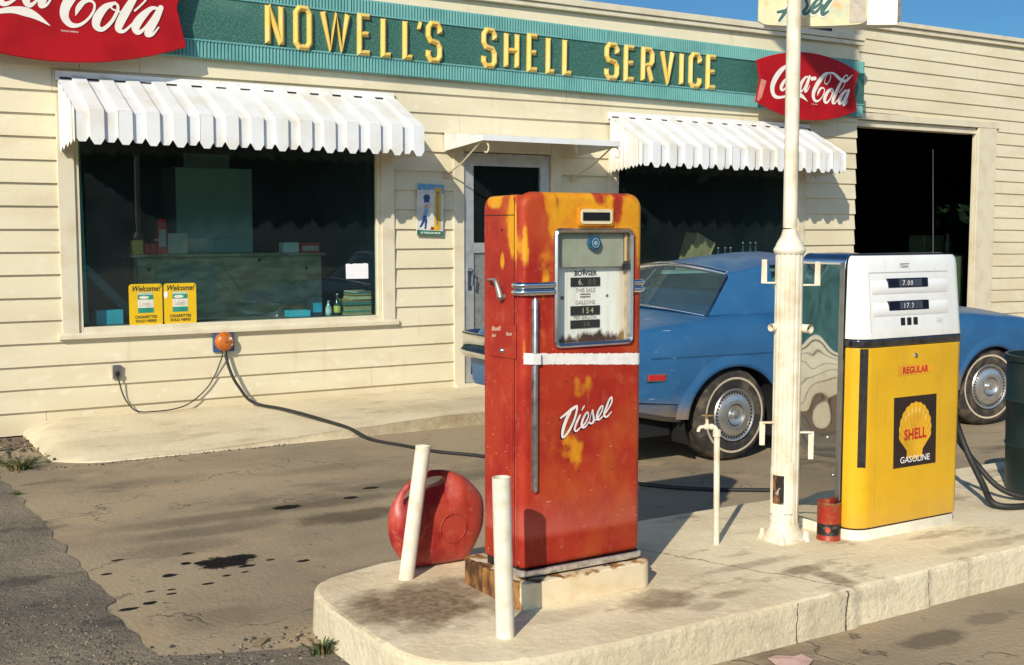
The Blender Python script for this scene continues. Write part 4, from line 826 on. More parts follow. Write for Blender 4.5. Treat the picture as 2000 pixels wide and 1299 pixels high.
lo = [(3.725, .33), (3.893, .33), (3.893, .985)]+[(3.86+.033*math.cos(R(90*k/4)), .985+.035*math.sin(R(90*k/4))) for k in range(1, 5)]+[(3.757-.032*math.sin(R(90*k/4)), .985+.03*math.cos(R(90*k/4))) for k in range(5)]
mb = MB(); mb.prism(lo, 'x', 2.3045, 2.3085); obj('lower_door', mb, M_WORN, DP, bevel=.003, seg=2)
mb = MB(); mb.tube([(2.292, 3.868, 1.381), (2.286, 3.866, 1.382), (2.285, 3.825, 1.386)], [.009, .005, .005], 10); mb.tube(spline([(2.285, 3.825, 1.386), (2.286, 3.81, 1.378), (2.288, 3.795, 1.35), (2.292, 3.785, 1.318)], 4), [.0055+.0007*k for k in range(13)], 10); mb.tube([(2.31, 3.785, 1.32), (2.288, 3.785, 1.32)], .012, 12)
obj('crank_handle', mb, plain('worn_grey_metal', (.34, .31, .27), .45, .6, .15, 30), DP, smooth=50)
mb = MB()
for (y, z, r) in ((3.80, 1.572, .006), (3.86, 1.36, .005), (3.75, 1.74, 0)): mb.lathe([(0, -.0012), (r, -.0012)], (2.308, y, z), 'x', 10)
for (x, z) in ((2.56, .65), (2.50, 1.0), (2.80, .93), (2.72, .64)): mb.lathe([(0, -.0015), (.003, -.0015)], (x, 3.65, z), 'y', 8)
obj('hole', mb, M_DARK, DP)
# dial
def m_dial():
    t_ = MT('rust_streaked_dial'); X, Y, Z = t_.xyz(); c = t_.mix((.88, .88, .85), (.78, .75, .66), t_.rng(t_.noise(30, 4, (1.6, 1, .12)), .42, .7))
    c = t_.mix(c, (.42, .22, .07), t_.mul(t_.rng(t_.noise(40, 5, (1.4, 1, .1)), .56, .74), t_.rng(Z, 1.33, 1.16, .12, .75)))
    e = t_.rng(t_.ma('ADD', Z, t_.ma('MULTIPLY_ADD', t_.noise(17, 5, (1, 1, .5)), -.15, .075)), 1.185, 1.155); c = t_.mix(c, t_.mix((.10, .03, .01), (.02, .012, .01), t_.noise(30, 4)), e)
    c = t_.mix(c, (.45, .26, .10), t_.mul(t_.rng(X, 2.755, 2.785), .45)); return t_.done(c, .5)
mb = MB(); mb.box(2.44, 2.80, 3.686, 3.69, 1.13, 1.575); df = obj('dial_face', mb, m_dial(), DP)
mb = MB(); mb.box(2.455, 2.775, 3.664, 3.667, 1.432, 1.566); obj('upper_mask', mb, plain('grey_green_mask', (.36, .37, .29), .6, 0, .08, 20), df)
mb = MB(); mb.box(2.778, 2.790, 3.655, 3.668, 1.45, 1.56); obj('side_tube', mb, plain('tan_tube', (.55, .38, .2), .4), df, bevel=.004, seg=2)
mb = MB(); mb.box(2.770, 2.790, 3.655, 3.668, 1.418, 1.442); obj('clip', mb, M_BLACK, df)
dx = .014
for i, (a, b_, c, d) in enumerate(((2.528, 2.664, 1.357, 1.391), (2.528, 2.664, 1.247, 1.282), (2.528, 2.664, 1.197, 1.228))):
    mb = MB(); mb.box(a+dx, b_+dx, 3.682, 3.686, c, d); obj('number_window', mb, M_BLACK, df)
M_NUM = plain('dull_number', (.62, .52, .34), .5); M_NUMD = plain('faint_number', (.16, .12, .08), .5); FY = 3.6812
text('6.', .032, 2.572+dx, FY, 1.363, M_NUM, df, 'number'); text('00', .030, 2.625+dx, FY, 1.363, M_NUMD, df, 'number', sp=1.5)
text('154', .030, 2.605+dx, FY, 1.254, M_NUM, df, 'number', sp=1.4); text('38', .026, 2.60+dx, FY, 1.203, M_NUMD, df, 'number', sp=1.4)
FY = 3.6848; M_DTX = plain('faded_dial_print', (.20, .17, .13), .6)
text('BOWSER', .026, 2.597+dx, FY, 1.398, M_PRINTK, df, bold=.0008); text('THIS SALE', .022, 2.597+dx, FY, 1.334, M_DTX, df, xs=.95); text('GALLONS', .022, 2.597+dx, FY, 1.288, M_DTX, df, xs=.95); text('PER GALLON', .018, 2.597+dx, FY, 1.231, M_DTX, df)
mb = MB()
for z in (1.324, 1.312+.002): mb.box(2.573+dx, 2.62+dx, 3.6845, 3.686, z, z+.005)
mb.lathe([(0, -.003), (.007, -.002), (.007, 0)], (2.59+dx, 3.686, 1.415), 'y', 10); mb.lathe([(0, -.003), (.008, -.002), (.008, 0)], (2.49+dx, 3.686, 1.315), 'y', 10); mb.lathe([(0, -.003), (.006, -.002), (.006, 0)], (2.70+dx, 3.686, 1.318), 'y', 10)
obj('mark', mb, M_DTX, df)
mb = MB(); star = []
for k in range(40): r_ = .026+.002*(k % 2); star.append((2.628+r_*math.cos(k*.157), 1.522+r_*math.sin(k*.157)))
mb.prism(star, 'y', 3.645, 3.663); obj('badge', mb, plain('blue_glass_badge', (.04, .15, .28), .2, .3, .3, 120), df)
mb = MB(); mb.lathe([(.014, -.003), (.016, -.004), (.018, -.003)], (2.628, 3.645, 1.522), 'y', 24); mb.lathe([(0, -.004), (.009, -.003)], (2.628, 3.645, 1.522), 'y', 16); obj('badge_ring', mb, plain('pale_blue_enamel', (.25, .40, .5), .3), df)
mb = MB(); mb.quad((2.448, 3.653, 1.138), (2.80, 3.653, 1.138), (2.80, 3.653, 1.571), (2.448, 3.653, 1.571)); obj('dial_glass', mb, M_CLEAR, DP)
mb = MB(); ib = rrect(2.457, 2.792, 1.147, 1.562, .012, 4); ob = rrect(2.440, 2.808, 1.130, 1.579, .026, 4); md = rrect(2.447, 2.801, 1.137, 1.572, .02, 4)
cl_ = lambda P, y: [(u, y, v) for u, v in P]+[(P[0][0], y, P[0][1])]
mb.grid([cl_(ob, 3.652), cl_(ob, 3.640), cl_(md, 3.632), cl_(ib, 3.638), cl_(ib, 3.66)]); obj('bezel', mb, M_DULLCH, DP, smooth=40)
# price window on the brow
mb = MB(); mb.prism(rrect(2.547, 2.712, 1.586, 1.657, .008, 3), 'y', 3.641, 3.652); pw = obj('price_window', mb, M_WORN, DP, bevel=.003, seg=2)
mb = MB(); mb.prism(rrect(2.556, 2.702, 1.594, 1.650, .012, 4), 'y', 3.637, 3.6415); obj('bezel', mb, plain('cream_bezel', (.72, .62, .40), .4), pw)
mb = MB()
for k in range(24): mb.box(2.564+.0052*k, 2.5682+.0052*k, 3.634, 3.6375, 1.607, 1.638)
obj('grille', mb, M_BLACK, pw)
# bright trim
for z in (1.342, 1.368):
    mb = MB(); mb.tube(spline([(2.301, 3.70, z), (2.299, 3.675, z), (2.306, 3.654, z), (2.326, 3.646, z), (2.38, 3.646, z), (2.439, 3.646, z)], 4), .0135, 10); obj('chrome_band', mb, M_CHROME, DP, smooth=60); mb = MB(); mb.tube(spline([(2.809, 3.646, z), (2.84, 3.646, z), (2.857, 3.654, z), (2.865, 3.675, z), (2.864, 3.70, z)], 4), .0135, 10)
    obj('chrome_band', mb, M_CHROME, DP, smooth=60)
mb = MB(); mb.tube([(2.357, 3.646, .592), (2.357, 3.644, .60), (2.357, 3.644, 1.31), (2.357, 3.645, 1.322)], [.005, .0105, .0105, .005], 10); mb.box(2.3435, 2.3705, 3.6455, 3.6505, .60, 1.315); obj('trim_strip', mb, plain('dull_strip', (.42, .42, .43), .38, .9, .2, 30), DP, smooth=50)
mb = MB(); P_ = [(2.301, 3.71), (2.299, 3.675), (2.306, 3.655), (2.325, 3.646), (2.40, 3.645), (2.76, 3.645), (2.84, 3.646), (2.858, 3.655), (2.865, 3.675), (2.863, 3.71)]
mb.grid([[(x, y, .298) for x, y in P_], [(x+(-.004 if x < 2.5 else .004), y-.005, .295) for x, y in P_], [(x+(-.004 if x < 2.5 else .004), y-.005, .278) for x, y in P_], [(x, y, .272) for x, y in P_]])
obj('foot_trim', mb, plain('chipped_chrome', (.72, .70, .66), .3, .7, .14, 60), DP, smooth=40)
mb = MB(); mb.box(2.318, 2.846, 3.66, 3.93, .26, .297); obj('foot', mb, M_BLACK, DP)
mb = MB(); U, L = [], []; x = 2.3125
while x <= 2.8525:
    yy = 3.6485 if not 2.335 < x < 2.379 else 3.6335
    if x < 2.332: yy = 3.6485+(2.332-x)**2*17
    if x > 2.832: yy = 3.6485+(x-2.832)**2*17
    f = (x-2.306)/.552; U.append((x, yy, 1.118-.029*f+random.uniform(-.002, .002))); L.append((x, yy, 1.078-.034*f+random.uniform(-.0012, .0012))); x += .0069
mb.grid([U, L]); obj('tape', mb, plain('white_tape', (.80, .77, .72), .6, 0, .06, 30, .2), DP)
DZ = [[[2.474,0.864,0.007],[2.499,0.878,0.0105],[2.523,0.892,0.0129],[2.543,0.902,0.0105],[2.548,0.902,0.0087],[2.547,0.885,0.0091],[2.535,0.85,0.0098],[2.515,0.816,0.0098],[2.496,0.795,0.0087],[2.485,0.789,0.0077],[2.481,0.798,0.0105],[2.486,0.824,0.0147],[2.501,0.859,0.015],[2.517,0.884,0.0123]],[[2.563,0.867,0.0087],[2.551,0.848,0.0098],[2.539,0.822,0.0087],[2.539,0.811,0.0077],[2.548,0.808,0.007],[2.564,0.82,0.0053]],[[2.583,0.902,0.0046],[2.577,0.895,0.007],[2.57,0.885,0.0042]],[[2.564,0.82,0.0053],[2.584,0.832,0.007],[2.6,0.856,0.007],[2.6,0.874,0.0063],[2.59,0.872,0.008],[2.576,0.851,0.0098],[2.57,0.83,0.0105],[2.576,0.819,0.0087],[2.588,0.822,0.007],[2.606,0.84,0.0042]],[[2.606,0.84,0.0035],[2.62,0.883,0.0035],[2.623,0.869,0.007],[2.627,0.845,0.0095],[2.62,0.832,0.0084],[2.608,0.833,0.007],[2.602,0.84,0.0035]],[[2.627,0.842,0.0053],[2.643,0.847,0.0063],[2.663,0.872,0.007],[2.669,0.892,0.0063],[2.661,0.893,0.008],[2.647,0.874,0.0098],[2.641,0.854,0.0098],[2.647,0.843,0.0084],[2.659,0.847,0.0063],[2.674,0.858,0.0046]],[[2.674,0.858,0.0046],[2.692,0.877,0.0063],[2.711,0.906,0.0077],[2.711,0.925,0.0073],[2.7,0.917,0.0087],[2.686,0.888,0.0101],[2.676,0.865,0.0098],[2.68,0.852,0.008],[2.693,0.853,0.0066],[2.712,0.87,0.0028]]]
mb = MB(); ribbon(mb, DZ, lambda u, v, h: (u-.004, 3.6492-h*.25, v-.005), 1.15, lift=0); obj('lettering_shadow', mb, plain('dark_plum_paint', (.022, .010, .025), .5), DP)
mb = MB(); ribbon(mb, DZ, lambda u, v, h: (u, 3.6478-h*.4, v), 1.0); obj('lettering', mb, plain('white_sign_paint', (.78, .70, .66), .5), DP)
mb = MB(); mb.tube(spline([(2.86, 3.85, .62), (2.93, 3.92, .60), (2.985, 4.02, .48), (3.01, 4.12, .32), (3.02, 4.17, .175), (3.00, 4.25, .175), (2.85, 4.33, .175), (2.6, 4.30, .175)], 6), .014, 10); obj('fuel_hose', mb, M_RUB, DP, smooth=60)
# ------------------------------------------------------------------ yellow and white pump
GP = thing('gasoline_pump', 'yellow and white gasoline pump with a mirror bright steel side', 'fuel pump', (4.43, 3.80, .16))
def m_enamel(name, col, dirt, z0, z1, coat):
    t_ = MT(name); X, Y, Z = t_.xyz(); c = t_.mix(col, tuple(x*.9 for x in col), t_.rng(t_.noise(4, 5), .4, .7))
    c = t_.mix(c, dirt, t_.mul(t_.rng(t_.noise(22, 5, (1.4, 1.4, .07)), .56, .76), .35)); low = t_.rng(t_.ma('ADD', Z, t_.ma('MULTIPLY_ADD', t_.noise(12, 5), .2, -.1)), z1, z0)
    c = t_.mix(c, dirt, t_.mul(low, .4)); c = t_.mix(c, tuple(x*.35 for x in dirt), t_.mul(t_.rng(t_.noise(90, 2), .70, .74), .5))
    return t_.done(c, t_.ma('MULTIPLY_ADD', t_.noise(9, 4), .2, .2), 0, t_.bump(t_.noise(5, 2), .05, .01), None, coat)
M_GY = m_enamel('yellow_pump_enamel', (.70, .40, .014), (.42, .24, .05), .18, .40, .25)
def m_steel():
    t_ = MT('rippled_stainless_steel'); h = t_.noise(2.6, 1, (1, 1.5, .9), (2, 1.3, .4), .3); n = t_.bump(h, .7, .027)
    return t_.done(t_.mix((.70, .70, .68), (.62, .61, .58), t_.rng(t_.noise(20, 4), .5, .8)), t_.ma('MULTIPLY_ADD', t_.noise(30, 4), .05, .0), 1.0, n)
M_STEEL = m_steel()
mb = MB(); mb.prism([(4.075, 3.98), (4.075, 3.70), (4.10, 3.66), (4.145, 3.633), (4.745, 3.633), (4.785, 3.66), (4.795, 3.70), (4.795, 3.98)], 'z', .157, .207); obj('plinth', mb, plain('white_plinth', (.78, .73, .60), .5, 0, .08, 12), GP, bevel=.004, seg=2)
mb = MB(); mb.prism([(4.08, 3.97), (4.08, 3.71), (4.11, 3.67), (4.15, 3.645), (4.74, 3.645), (4.78, 3.67), (4.788, 3.97)], 'z', .206, .216); obj('gap', mb, M_BLACK, GP)
mb = MB(); pr = [(4.062, .213), (4.792, .213), (4.790, 1.06), (4.765, 1.40)]+[(4.715+.05*math.cos(R(k*18)), 1.415+.05*math.sin(R(k*18))) for k in range(6)]+[(4.112-.05*math.sin(R(k*18)), 1.415+.05*math.cos(R(k*18))) for k in range(6)]
mb.prism(pr, 'y', 3.715, 3.985); obj('steel_casing', mb, M_STEEL, GP, bevel=.006, seg=3)
mb = MB(); mb.prism([(u+(4.43-u)*.004, v*.999) for u, v in pr], 'y', 3.7095, 3.7155); obj('edge_seal', mb, M_BLACK, GP)
mb = MB(); mb.box(4.0575, 4.062, 3.716, 3.745, .22, 1.40); obj('edge_strip', mb, M_DULLCH, GP, bevel=.002, seg=2)
plan = [(4.062, 3.709)]+[(4.150-.088*math.cos(R(k*15)), 3.70-.078*math.sin(R(k*15))) for k in range(1, 7)]+[(4.73+.062*math.sin(R(k*15)), 3.70-.078*math.cos(R(k*15))) for k in range(7)]+[(4.792, 3.709)]
mb = MB(); mb.prism(plan, 'z', .218, 1.043); obj('yellow_door', mb, M_GY, GP, bevel=.006, seg=3)
mb = MB(); mb.prism([(4.43+(x-4.43)*1.006, 3.70+(y-3.70)*1.06) for x, y in plan], 'z', 1.046, 1.080); obj('chrome_band', mb, M_DKCH, GP, bevel=.006, seg=3)
mb = MB()
lv = []
for z, f in ((1.083, 0), (1.20, .31), (1.32, .63), (1.41, .87), (1.435, .94), (1.450, .99), (1.456, 1.0)):
    k = 0 if z < 1.42 else {1.435: .006, 1.45: .02, 1.456: .038}[z]
    lv.append([(4.43+(x-4.43)*(1-.05*f if x > 4.43 else 1-.008*f)*(1-k*1.2), 3.70+(y-3.70)*(1-.42*f)*(1-k*6), z) for x, y in plan])
mb.grid(lv); mb.add(lv[-1], [tuple(range(len(plan)))]); mb.add(lv[0], [tuple(range(len(plan)))[::-1]]); obj('white_head', mb, m_enamel('white_pump_enamel', (.77, .78, .77), (.62, .55, .40), 1.05, 1.14, .3), GP, smooth=35)
def fy(z): return 3.622+.078*.42*(z-1.083)/.373-.0015
def hp(x0, x1, z0, z1, d=0.0): return [(x0, fy(z0)-d, z0), (x1, fy(z0)-d, z0), (x1, fy(z1)-d, z1), (x0, fy(z1)-d, z1)]
mb = MB()
for q in ((4.135, 4.675, 1.378, 1.3815), (4.135, 4.1375, 1.11, 1.378)): mb.add(hp(*q), [(0, 1, 2, 3)])
obj('panel_line', mb, plain('grey_seam', (.42, .42, .42), .5), GP)
mb = MB()
for za in (1.345, 1.245):
    rws = []
    for k in range(6): g = k/5; z = za-.062*g; d = .010*math.sin(math.pi*min(1, g*1.0))**.7; rws.append([(4.15, fy(z)-d*.2, z), (4.19, fy(z)-d, z), (4.60, fy(z)-d, z), (4.665, fy(z)-d*.2, z)])
    mb.grid(rws)
obj('louver', mb, M_WHITE, GP, smooth=60)
for i, (za, num, cap) in enumerate(((1.332, '7.00', 'THIS SALE'), (1.2295, '17.2', 'GALLONS'))):
    mb = MB(); mb.add(hp(4.248, 4.516, za-.021, za+.021, .0125), [(0, 1, 2, 3)]); b4 = hp(4.248, 4.516, za-.021, za+.021, .0125); b5 = hp(4.248, 4.516, za-.021, za+.021, 0)
    for k in range(4): mb.quad(b4[k], b4[(k+1) % 4], b5[(k+1) % 4], b5[k])
    dw = obj('number_window', mb, plain('navy_black_window', (.008, .010, .025), .2), GP)
    mb = MB()
    for k in range(6): mb.add(hp(4.318+.026*k, 4.342+.026*k, za-.0165, za+.0165, .0132), [(0, 1, 2, 3)])
    obj('number_wheel', mb, plain('dark_number_wheel', (.05, .06, .085), .4), dw)
    text(num, .034, 4.375, fy(za)-.0142, za-.013, M_PRINTW, dw, 'number', sp=1.25, rot=-.02); text(cap, .0155, 4.385, fy(za-.036)-.0012, za-.0365, M_PRINTK, GP, sp=1.5)
mb = MB()
for k in range(3): mb.add(hp(4.332+.043*k, 4.362+.043*k, 1.138, 1.172, .0012), [(0, 1, 2, 3)])
obj('price_window', mb, M_BLACK, GP)
text('Tokheim', .020, 4.37, fy(1.40)-.001, 1.40, M_PRINTK, GP, shear=.25, xs=.8); mb = MB(); mb.add(hp(4.345, 4.405, 1.4165, 1.419, .001), [(0, 1, 2, 3)]); obj('underline', mb, M_PRINTK, GP)
mb = MB(); c = [(4.60+.02*math.cos(k*.314), fy(1.15)-.001, 1.15+.012*math.sin(k*.314)) for k in range(20)]; c2 = [(4.60+.018*math.cos(k*.314), fy(1.15)-.001, 1.15+.0105*math.sin(k*.314)) for k in range(20)]; mb.grid([c+[c[0]], c2+[c2[0]]]); mb.add(hp(4.585, 4.615, 1.1495, 1.1515, .001), [(0, 1, 2, 3)]); obj('seal', mb, plain('grey_stamp', (.55, .55, .56), .5), GP)
mb = MB(); mb.prism([(4.096, 3.652), (4.125, 3.633), (4.121, 3.622), (4.088, 3.643)], 'z', .50, 1.04); obj('door_strip', mb, M_DKCH, GP, bevel=.002, seg=2)
mb = MB(); mb.lathe([(0, -.008), (.009, -.007), (.012, 0)], (4.435, 3.622, .995), 'y', 14); obj('lock', mb, M_DULLCH, GP, smooth=60)
FYL = 3.6212
flat('grade_label', [(4.318, .902), (4.556, .905), (4.556, .955), (4.318, .953)], FYL, plain('amber_label', (.72, .34, .02), .45), GP)
text('REGULAR', .0425, 4.437, FYL-.0005, .9145, M_PRINTR, GP, bold=.0017, xs=.96, rot=.006)
lg = flat('brand_decal', [(4.303, .476), (4.598, .476), (4.590, .806), (4.296, .806)], FYL, plain('brown_black_decal', (.028, .016, .014), .35), GP)
sc = []
scx, scz = 4.447, .615
for k in range(13):                                   # scalloped rim of the shell emblem
    a0 = R(200-220*k/13); a1 = R(200-220*(k+1)/13)
    for j in range(5):
        a = a0+(a1-a0)*j/5; r_ = 1+.045*math.sin(math.pi*j/5); sc.append((scx+.108*r_*math.cos(a), scz+.03+.128*r_*math.sin(a)))
sc += [(scx+.055, scz-.062), (scx+.052, scz-.10), (scx+.02, scz-.098), (scx, scz-.108), (scx-.02, scz-.098), (scx-.052, scz-.10), (scx-.055, scz-.062)]
flat('shell_emblem', sc, FYL-.0006, plain('shell_yellow', (.74, .40, .02), .4), lg)
mb = MB()
for k in range(1, 13):
    a = R(200-220*k/13); d = Vector((.108*math.cos(a), .128*math.sin(a)+.03)); p0 = Vector((0, -.095)); nrm = Vector((-(d-p0).y, (d-p0).x)).normalized()*.0011
    q0 = p0+(d-p0)*.45; q1 = p0+(d-p0)*.985; mb.add([(scx+q.x+s*nrm.x, FYL-.0011, scz+q.y+s*nrm.y) for q, s in ((q0, .3), (q1, 1), (q1, -1), (q0, -.3))], [(0, 1, 2, 3)])
obj('emblem_rib', mb, plain('shell_orange', (.55, .22, .015), .4), lg)
mb = MB()
for k in range(3, 10):
    a = R(200-220*(k+.5)/13); d = Vector((.108*math.cos(a), .128*math.sin(a)+.03)); mb.add([(scx+d.x*.80+.004*math.cos(j), FYL-.0012, scz+d.y*.80+.014*math.sin(j)) for j in (0, .8, 1.6, 2.4, 3.1, 3.9, 4.7, 5.5)], [tuple(range(8))])
obj('emblem_gleam', mb, plain('pale_yellow_print', (.80, .58, .2), .4), lg)
text('SHELL', .069, scx, FYL-.0018, scz-.010, M_PRINTR, lg, bold=.0026, xs=.80, rot=.02, sp=1.05)
text('GASOLINE', .042, scx+.004, FYL-.001, .4965, M_PRINTW, lg, xs=1.05, bold=.0003)
mb = MB(); mb.tube(spline([(4.79, 3.92, 1.15), (4.92, 3.97, 1.05), (5.10, 4.0, .80), (5.21, 3.98, .56), (5.235, 3.93, .42), (5.21, 3.81, .27), (5.17, 3.71, .19), (5.28, 3.63, .178), (5.6, 3.60, .176), (6.0, 3.58, .176)], 6), .0165, 10)
obj('fuel_hose', mb, M_RUB, GP, smooth=60)
mb = MB(); mb.tube(spline([(4.79, 3.94, .95), (4.95, 4.0, .80), (5.14, 4.01, .58), (5.25, 3.98, .45), (5.33, 3.93, .33), (5.38, 3.82, .22), (5.5, 3.72, .178), (5.8, 3.66, .176), (6.1, 3.63, .176)], 6), .0155, 10)
obj('fuel_hose', mb, M_RUB, GP, smooth=60)
mb = MB(); mb.tube([(4.80, 3.9, .30), (4.80, 3.93, .27)], .006, 6)
for (y, z) in ((3.80, .62), (3.76, .45), (3.77, .30)): mb.lathe([(0, -.008), (.007, -.006), (.009, 0)], (4.062, y, z), 'x', 12)
obj('rivet', mb, M_DULLCH, GP, smooth=60)

# ------------------------------------------------------------------ tall pole
M_POLE = plain('chalky_cream_pole_paint', (.74, .69, .555), .5, 0, .07, 9, .12, dark=(.58, .48, .32))
PX, PY = 3.848, 3.85
PL = thing('sign_pole', 'tall cream pole with a fluted cast base, hose hooks and a sign out of frame', 'pole', (PX, PY, .16))
mb = MB(); prof = [(.050, .02), (.0655, .05), (.0655, 1.28), (.0655, 1.315)]; rws = []
for z, r in ((.03, .066), (.10, .0635), (.125, .0625), (1.30, .0615), (1.322, .063)):
    rws.append([(PX+(r-.0048*max(0, math.cos(14*a))**2*(1 if .1 <= z <= 1.31 else 0))*math.cos(a), PY+(r-.0048*max(0, math.cos(14*a))**2*(1 if .1 <= z <= 1.31 else 0))*math.sin(a), .16+z) for a in [2*math.pi*k/168 for k in range(169)]])
mb.grid(rws); obj('fluted_column', mb, M_POLE, PL, smooth=70)
mb = MB(); mb.lathe([(0, 0), (.098, 0), (.100, .010), (.094, .018), (.086, .020), (.082, .04), (.075, .052), (.069, .06), (.066, .085)], (PX, PY, .157), 'z', 36); obj('base_flange', mb, M_POLE, PL, smooth=40)
for k in range(4):
    a = R(40+90*k); mb = MB(); mb.lathe([(0, .034), (.008, .032), (.013, .022), (.013, .0)], (PX+.098*math.cos(a), PY+.098*math.sin(a), .172), 'z', 6); mb.lathe([(0, .022), (.018, .016), (.020, 0)], (PX+.098*math.cos(a), PY+.098*math.sin(a), .16), 'z', 12); obj('anchor_bolt', mb, M_POLE, PL, smooth=40)
mb = MB(); mb.lathe([(.064, -.01), (.0705, 0), (.072, .007), (.0695, .015), (.064, .022), (.0605, .032), (.053, .047), (.044, .061), (.038, .074), (.0345, .088), (.031, .10)], (PX, PY, 1.475), 'z', 36); obj('collar', mb, M_POLE, PL, smooth=50)
mb = MB(); mb.tube([(PX, PY, 1.58), (PX-.004, PY, 3.5), (PX-.012, PY, 6), (PX-.02, PY, 8.4)], .0315, 24); obj('pipe', mb, M_POLE, PL, smooth=50)
rt = Vector((.85, -.526, 0)); pc = Vector((PX, PY, 0))
def hook(sg, z, dz, out):
    mb = MB(); d = rt*sg; nrm = Vector((.526, .85, 0)); a = pc+d*.058; b = pc+d*out; th = .004; wd = .013
    def bar(p, q, w):
        ax = (q-p).normalized(); s2 = nrm*w; s1 = ax.cross(nrm).normalized()*th
        vs = [p+s1+s2, p-s1+s2, p-s1-s2, p+s1-s2, q+s1+s2, q-s1+s2, q-s1-s2, q+s1-s2]; mb.add(vs, [(0, 1, 2, 3), (7, 6, 5, 4), (0, 4, 5, 1), (1, 5, 6, 2), (2, 6, 7, 3), (3, 7, 4, 0)])
    Z = Vector((0, 0, 1)); bar(a+Z*z, b+Z*z, wd)
    # flat upright, broad face towards the street
    p, q = b+Z*(z-.004*(1 if dz > 0 else -1)), b+Z*(z+dz); s2 = d*.0135; s1 = nrm*th; vs = [p+s1+s2, p-s1+s2, p-s1-s2, p+s1-s2, q+s1+s2*.9, q-s1+s2*.9, q-s1-s2*.9, q+s1-s2*.9]
    mb.add(vs, [(0, 1, 2, 3), (7, 6, 5, 4), (0, 4, 5, 1), (1, 5, 6, 2), (2, 6, 7, 3), (3, 7, 4, 0)]); obj('hose_hook', mb, M_POLE, PL, bevel=.003, seg=2)
hook(-1, 1.335, .105, .112); hook(1, 1.325, .105, .128); hook(-1, .70, -.105, .108); hook(1, .655, -.125, .115)
mb = MB(); mb.lathe([(.020, -.03), (.020, .02), (.014, .022), (.014, -.02)], (PX+.05, PY-.058, 1.13), 'y', 16); obj('pipe_stub', mb, M_POLE, PL, smooth=40); mb = MB(); mb.lathe([(.018, 0), (.018, .03), (0, .03)], (PX-.088, PY+.02, 1.135), 'x', 14); obj('pipe_stub', mb, M_POLE, PL, smooth=40)
mb = MB(); mb.lathe([(.0138, -.005), (0, -.005)], (PX+.05, PY-.058, 1.13), 'y', 14); obj('stub_bore', mb, plain('rusty_bore', (.09, .03, .015), .8), PL)
# wiring opening with its cover slid aside (its dark depth painted on a patch proud of the column)
def wrap(r, a0, a1, z0, z1, n=8): return [[(PX+r*math.cos(R(a0+(a1-a0)*k/n)), PY+r*math.sin(R(a0+(a1-a0)*k/n)), z) for k in range(n+1)] for z in (z0, z1)]
AC = math.degrees(math.atan2(-PY, -PX))
mb = MB(); mb.grid(wrap(.0665, AC-52, AC-3, .335, .465))
def m_hole():
    t_ = MT('rust_and_painted_cavity'); c = t_.mix((.012, .009, .008), (.22, .09, .03), t_.rng(t_.noise(34, 5, (1, 1, .4)), .5, .66)); c = t_.mix(c, (.45, .40, .30), t_.mul(t_.rng(t_.noise(50, 4, (1, 1, .6), (3, 3, 1)), .60, .66), .8)); return t_.done(c, .85)
obj('wiring_opening_patch', mb, m_hole(), PL)
mb = MB(); g = wrap(.072, AC-2, AC+31, .292, .53); g2 = wrap(.064, AC-2, AC+31, .292, .53); mb.grid(g); mb.grid([g[0], g2[0]]); mb.grid([g[1], g2[1]])
for e in (0, -1): mb.quad(g[0][e], g[1][e], g2[1][e], g2[0][e])
obj('cover_plate', mb, M_POLE, PL, smooth=30)
mb = MB(); g = wrap(.0705, AC-66, AC-53, .285, .50); g2 = wrap(.064, AC-66, AC-53, .285, .50); mb.grid(g); mb.grid([g[0], g2[0]]); mb.grid([g[1], g2[1]])
for e in (0, -1): mb.quad(g[0][e], g[1][e], g2[1][e], g2[0][e])
obj('cover_plate', mb, M_POLE, PL, smooth=30)
mb = MB(); mb.box(3.765, 3.90, 4.08, 5.24, 7.72, 9.5); obj('high_sign', mb, M_WHITE, PL, bevel=.02)
mb = MB(); mb.box(3.81, 3.85, 3.84, 4.10, 7.9, 7.94); mb.box(3.81, 3.85, 3.84, 4.10, 8.32, 8.36); obj('sign_arm', mb, M_POLE, PL)

# hand painted fuel sign with a white box sign behind it, carried by an arm from the pole
FA = Vector((4.016, 4.258, 2.55)); fe = Vector((.836, -.549, 0)); fn = Vector((.549, .836, 0)); kf = .907
FS = thing('fuel_sign', 'hand painted fuel sign high behind the tall pole, cut off by the top edge', 'sign', FA)
def fp(u, v, d=0.0): return FA+fe*u*kf+fn*d+Vector((0, 0, v*kf))
def m_fsign():
    t_ = MT('faded_painted_sign'); c = t_.mix((.56, .56, .36), (.66, .60, .34), t_.rng(t_.noise(12, 4), .4, .6)); c = t_.mix(c, (.70, .36, .12), t_.mul(t_.rng(t_.noise(9, 4, (1, 1, 1), (2, 1, 4)), .52, .66), .8)); c = t_.mix(c, (.42, .52, .40), t_.mul(t_.rng(t_.noise(10, 4, (1, 1, 1), (8, 1, 4)), .56, .68), .6)); return t_.done(c, .6)
mb = MB(); out = []
N_ = 24; bowed = lambda u: .012*(1-(2*u/.567-1)**2)
pts = [(.567*k/N_, -.012*(1-(2*k/N_-1)**2)+(.016 if k in (0, N_) else .004 if k in (1, N_-1) else 0)) for k in range(N_+1)]+[(.567, .62), (0, .62)]
n = len(pts); fr = [fp(u, v, -.012) for u, v in pts]; bk = [fp(u, v, .008) for u, v in pts]; mb.add(fr+bk, [tuple(range(n)), tuple(range(n, 2*n))[::-1]]+[(i, (i+1) % n, n+(i+1) % n, n+i) for i in range(n)])
obj('painted_panel', mb, m_fsign(), FS)
mb = MB(); mb.add([fp(u, v, -.0135) for u, v in ((.475, .003), (.552, .006), (.560, .02), (.560, .62), (.475, .62))], [(0, 1, 2, 3, 4)]); obj('bare_strip', mb, plain('grey_bare_strip', (.50, .43, .34), .6, 0, .1, 30), FS)
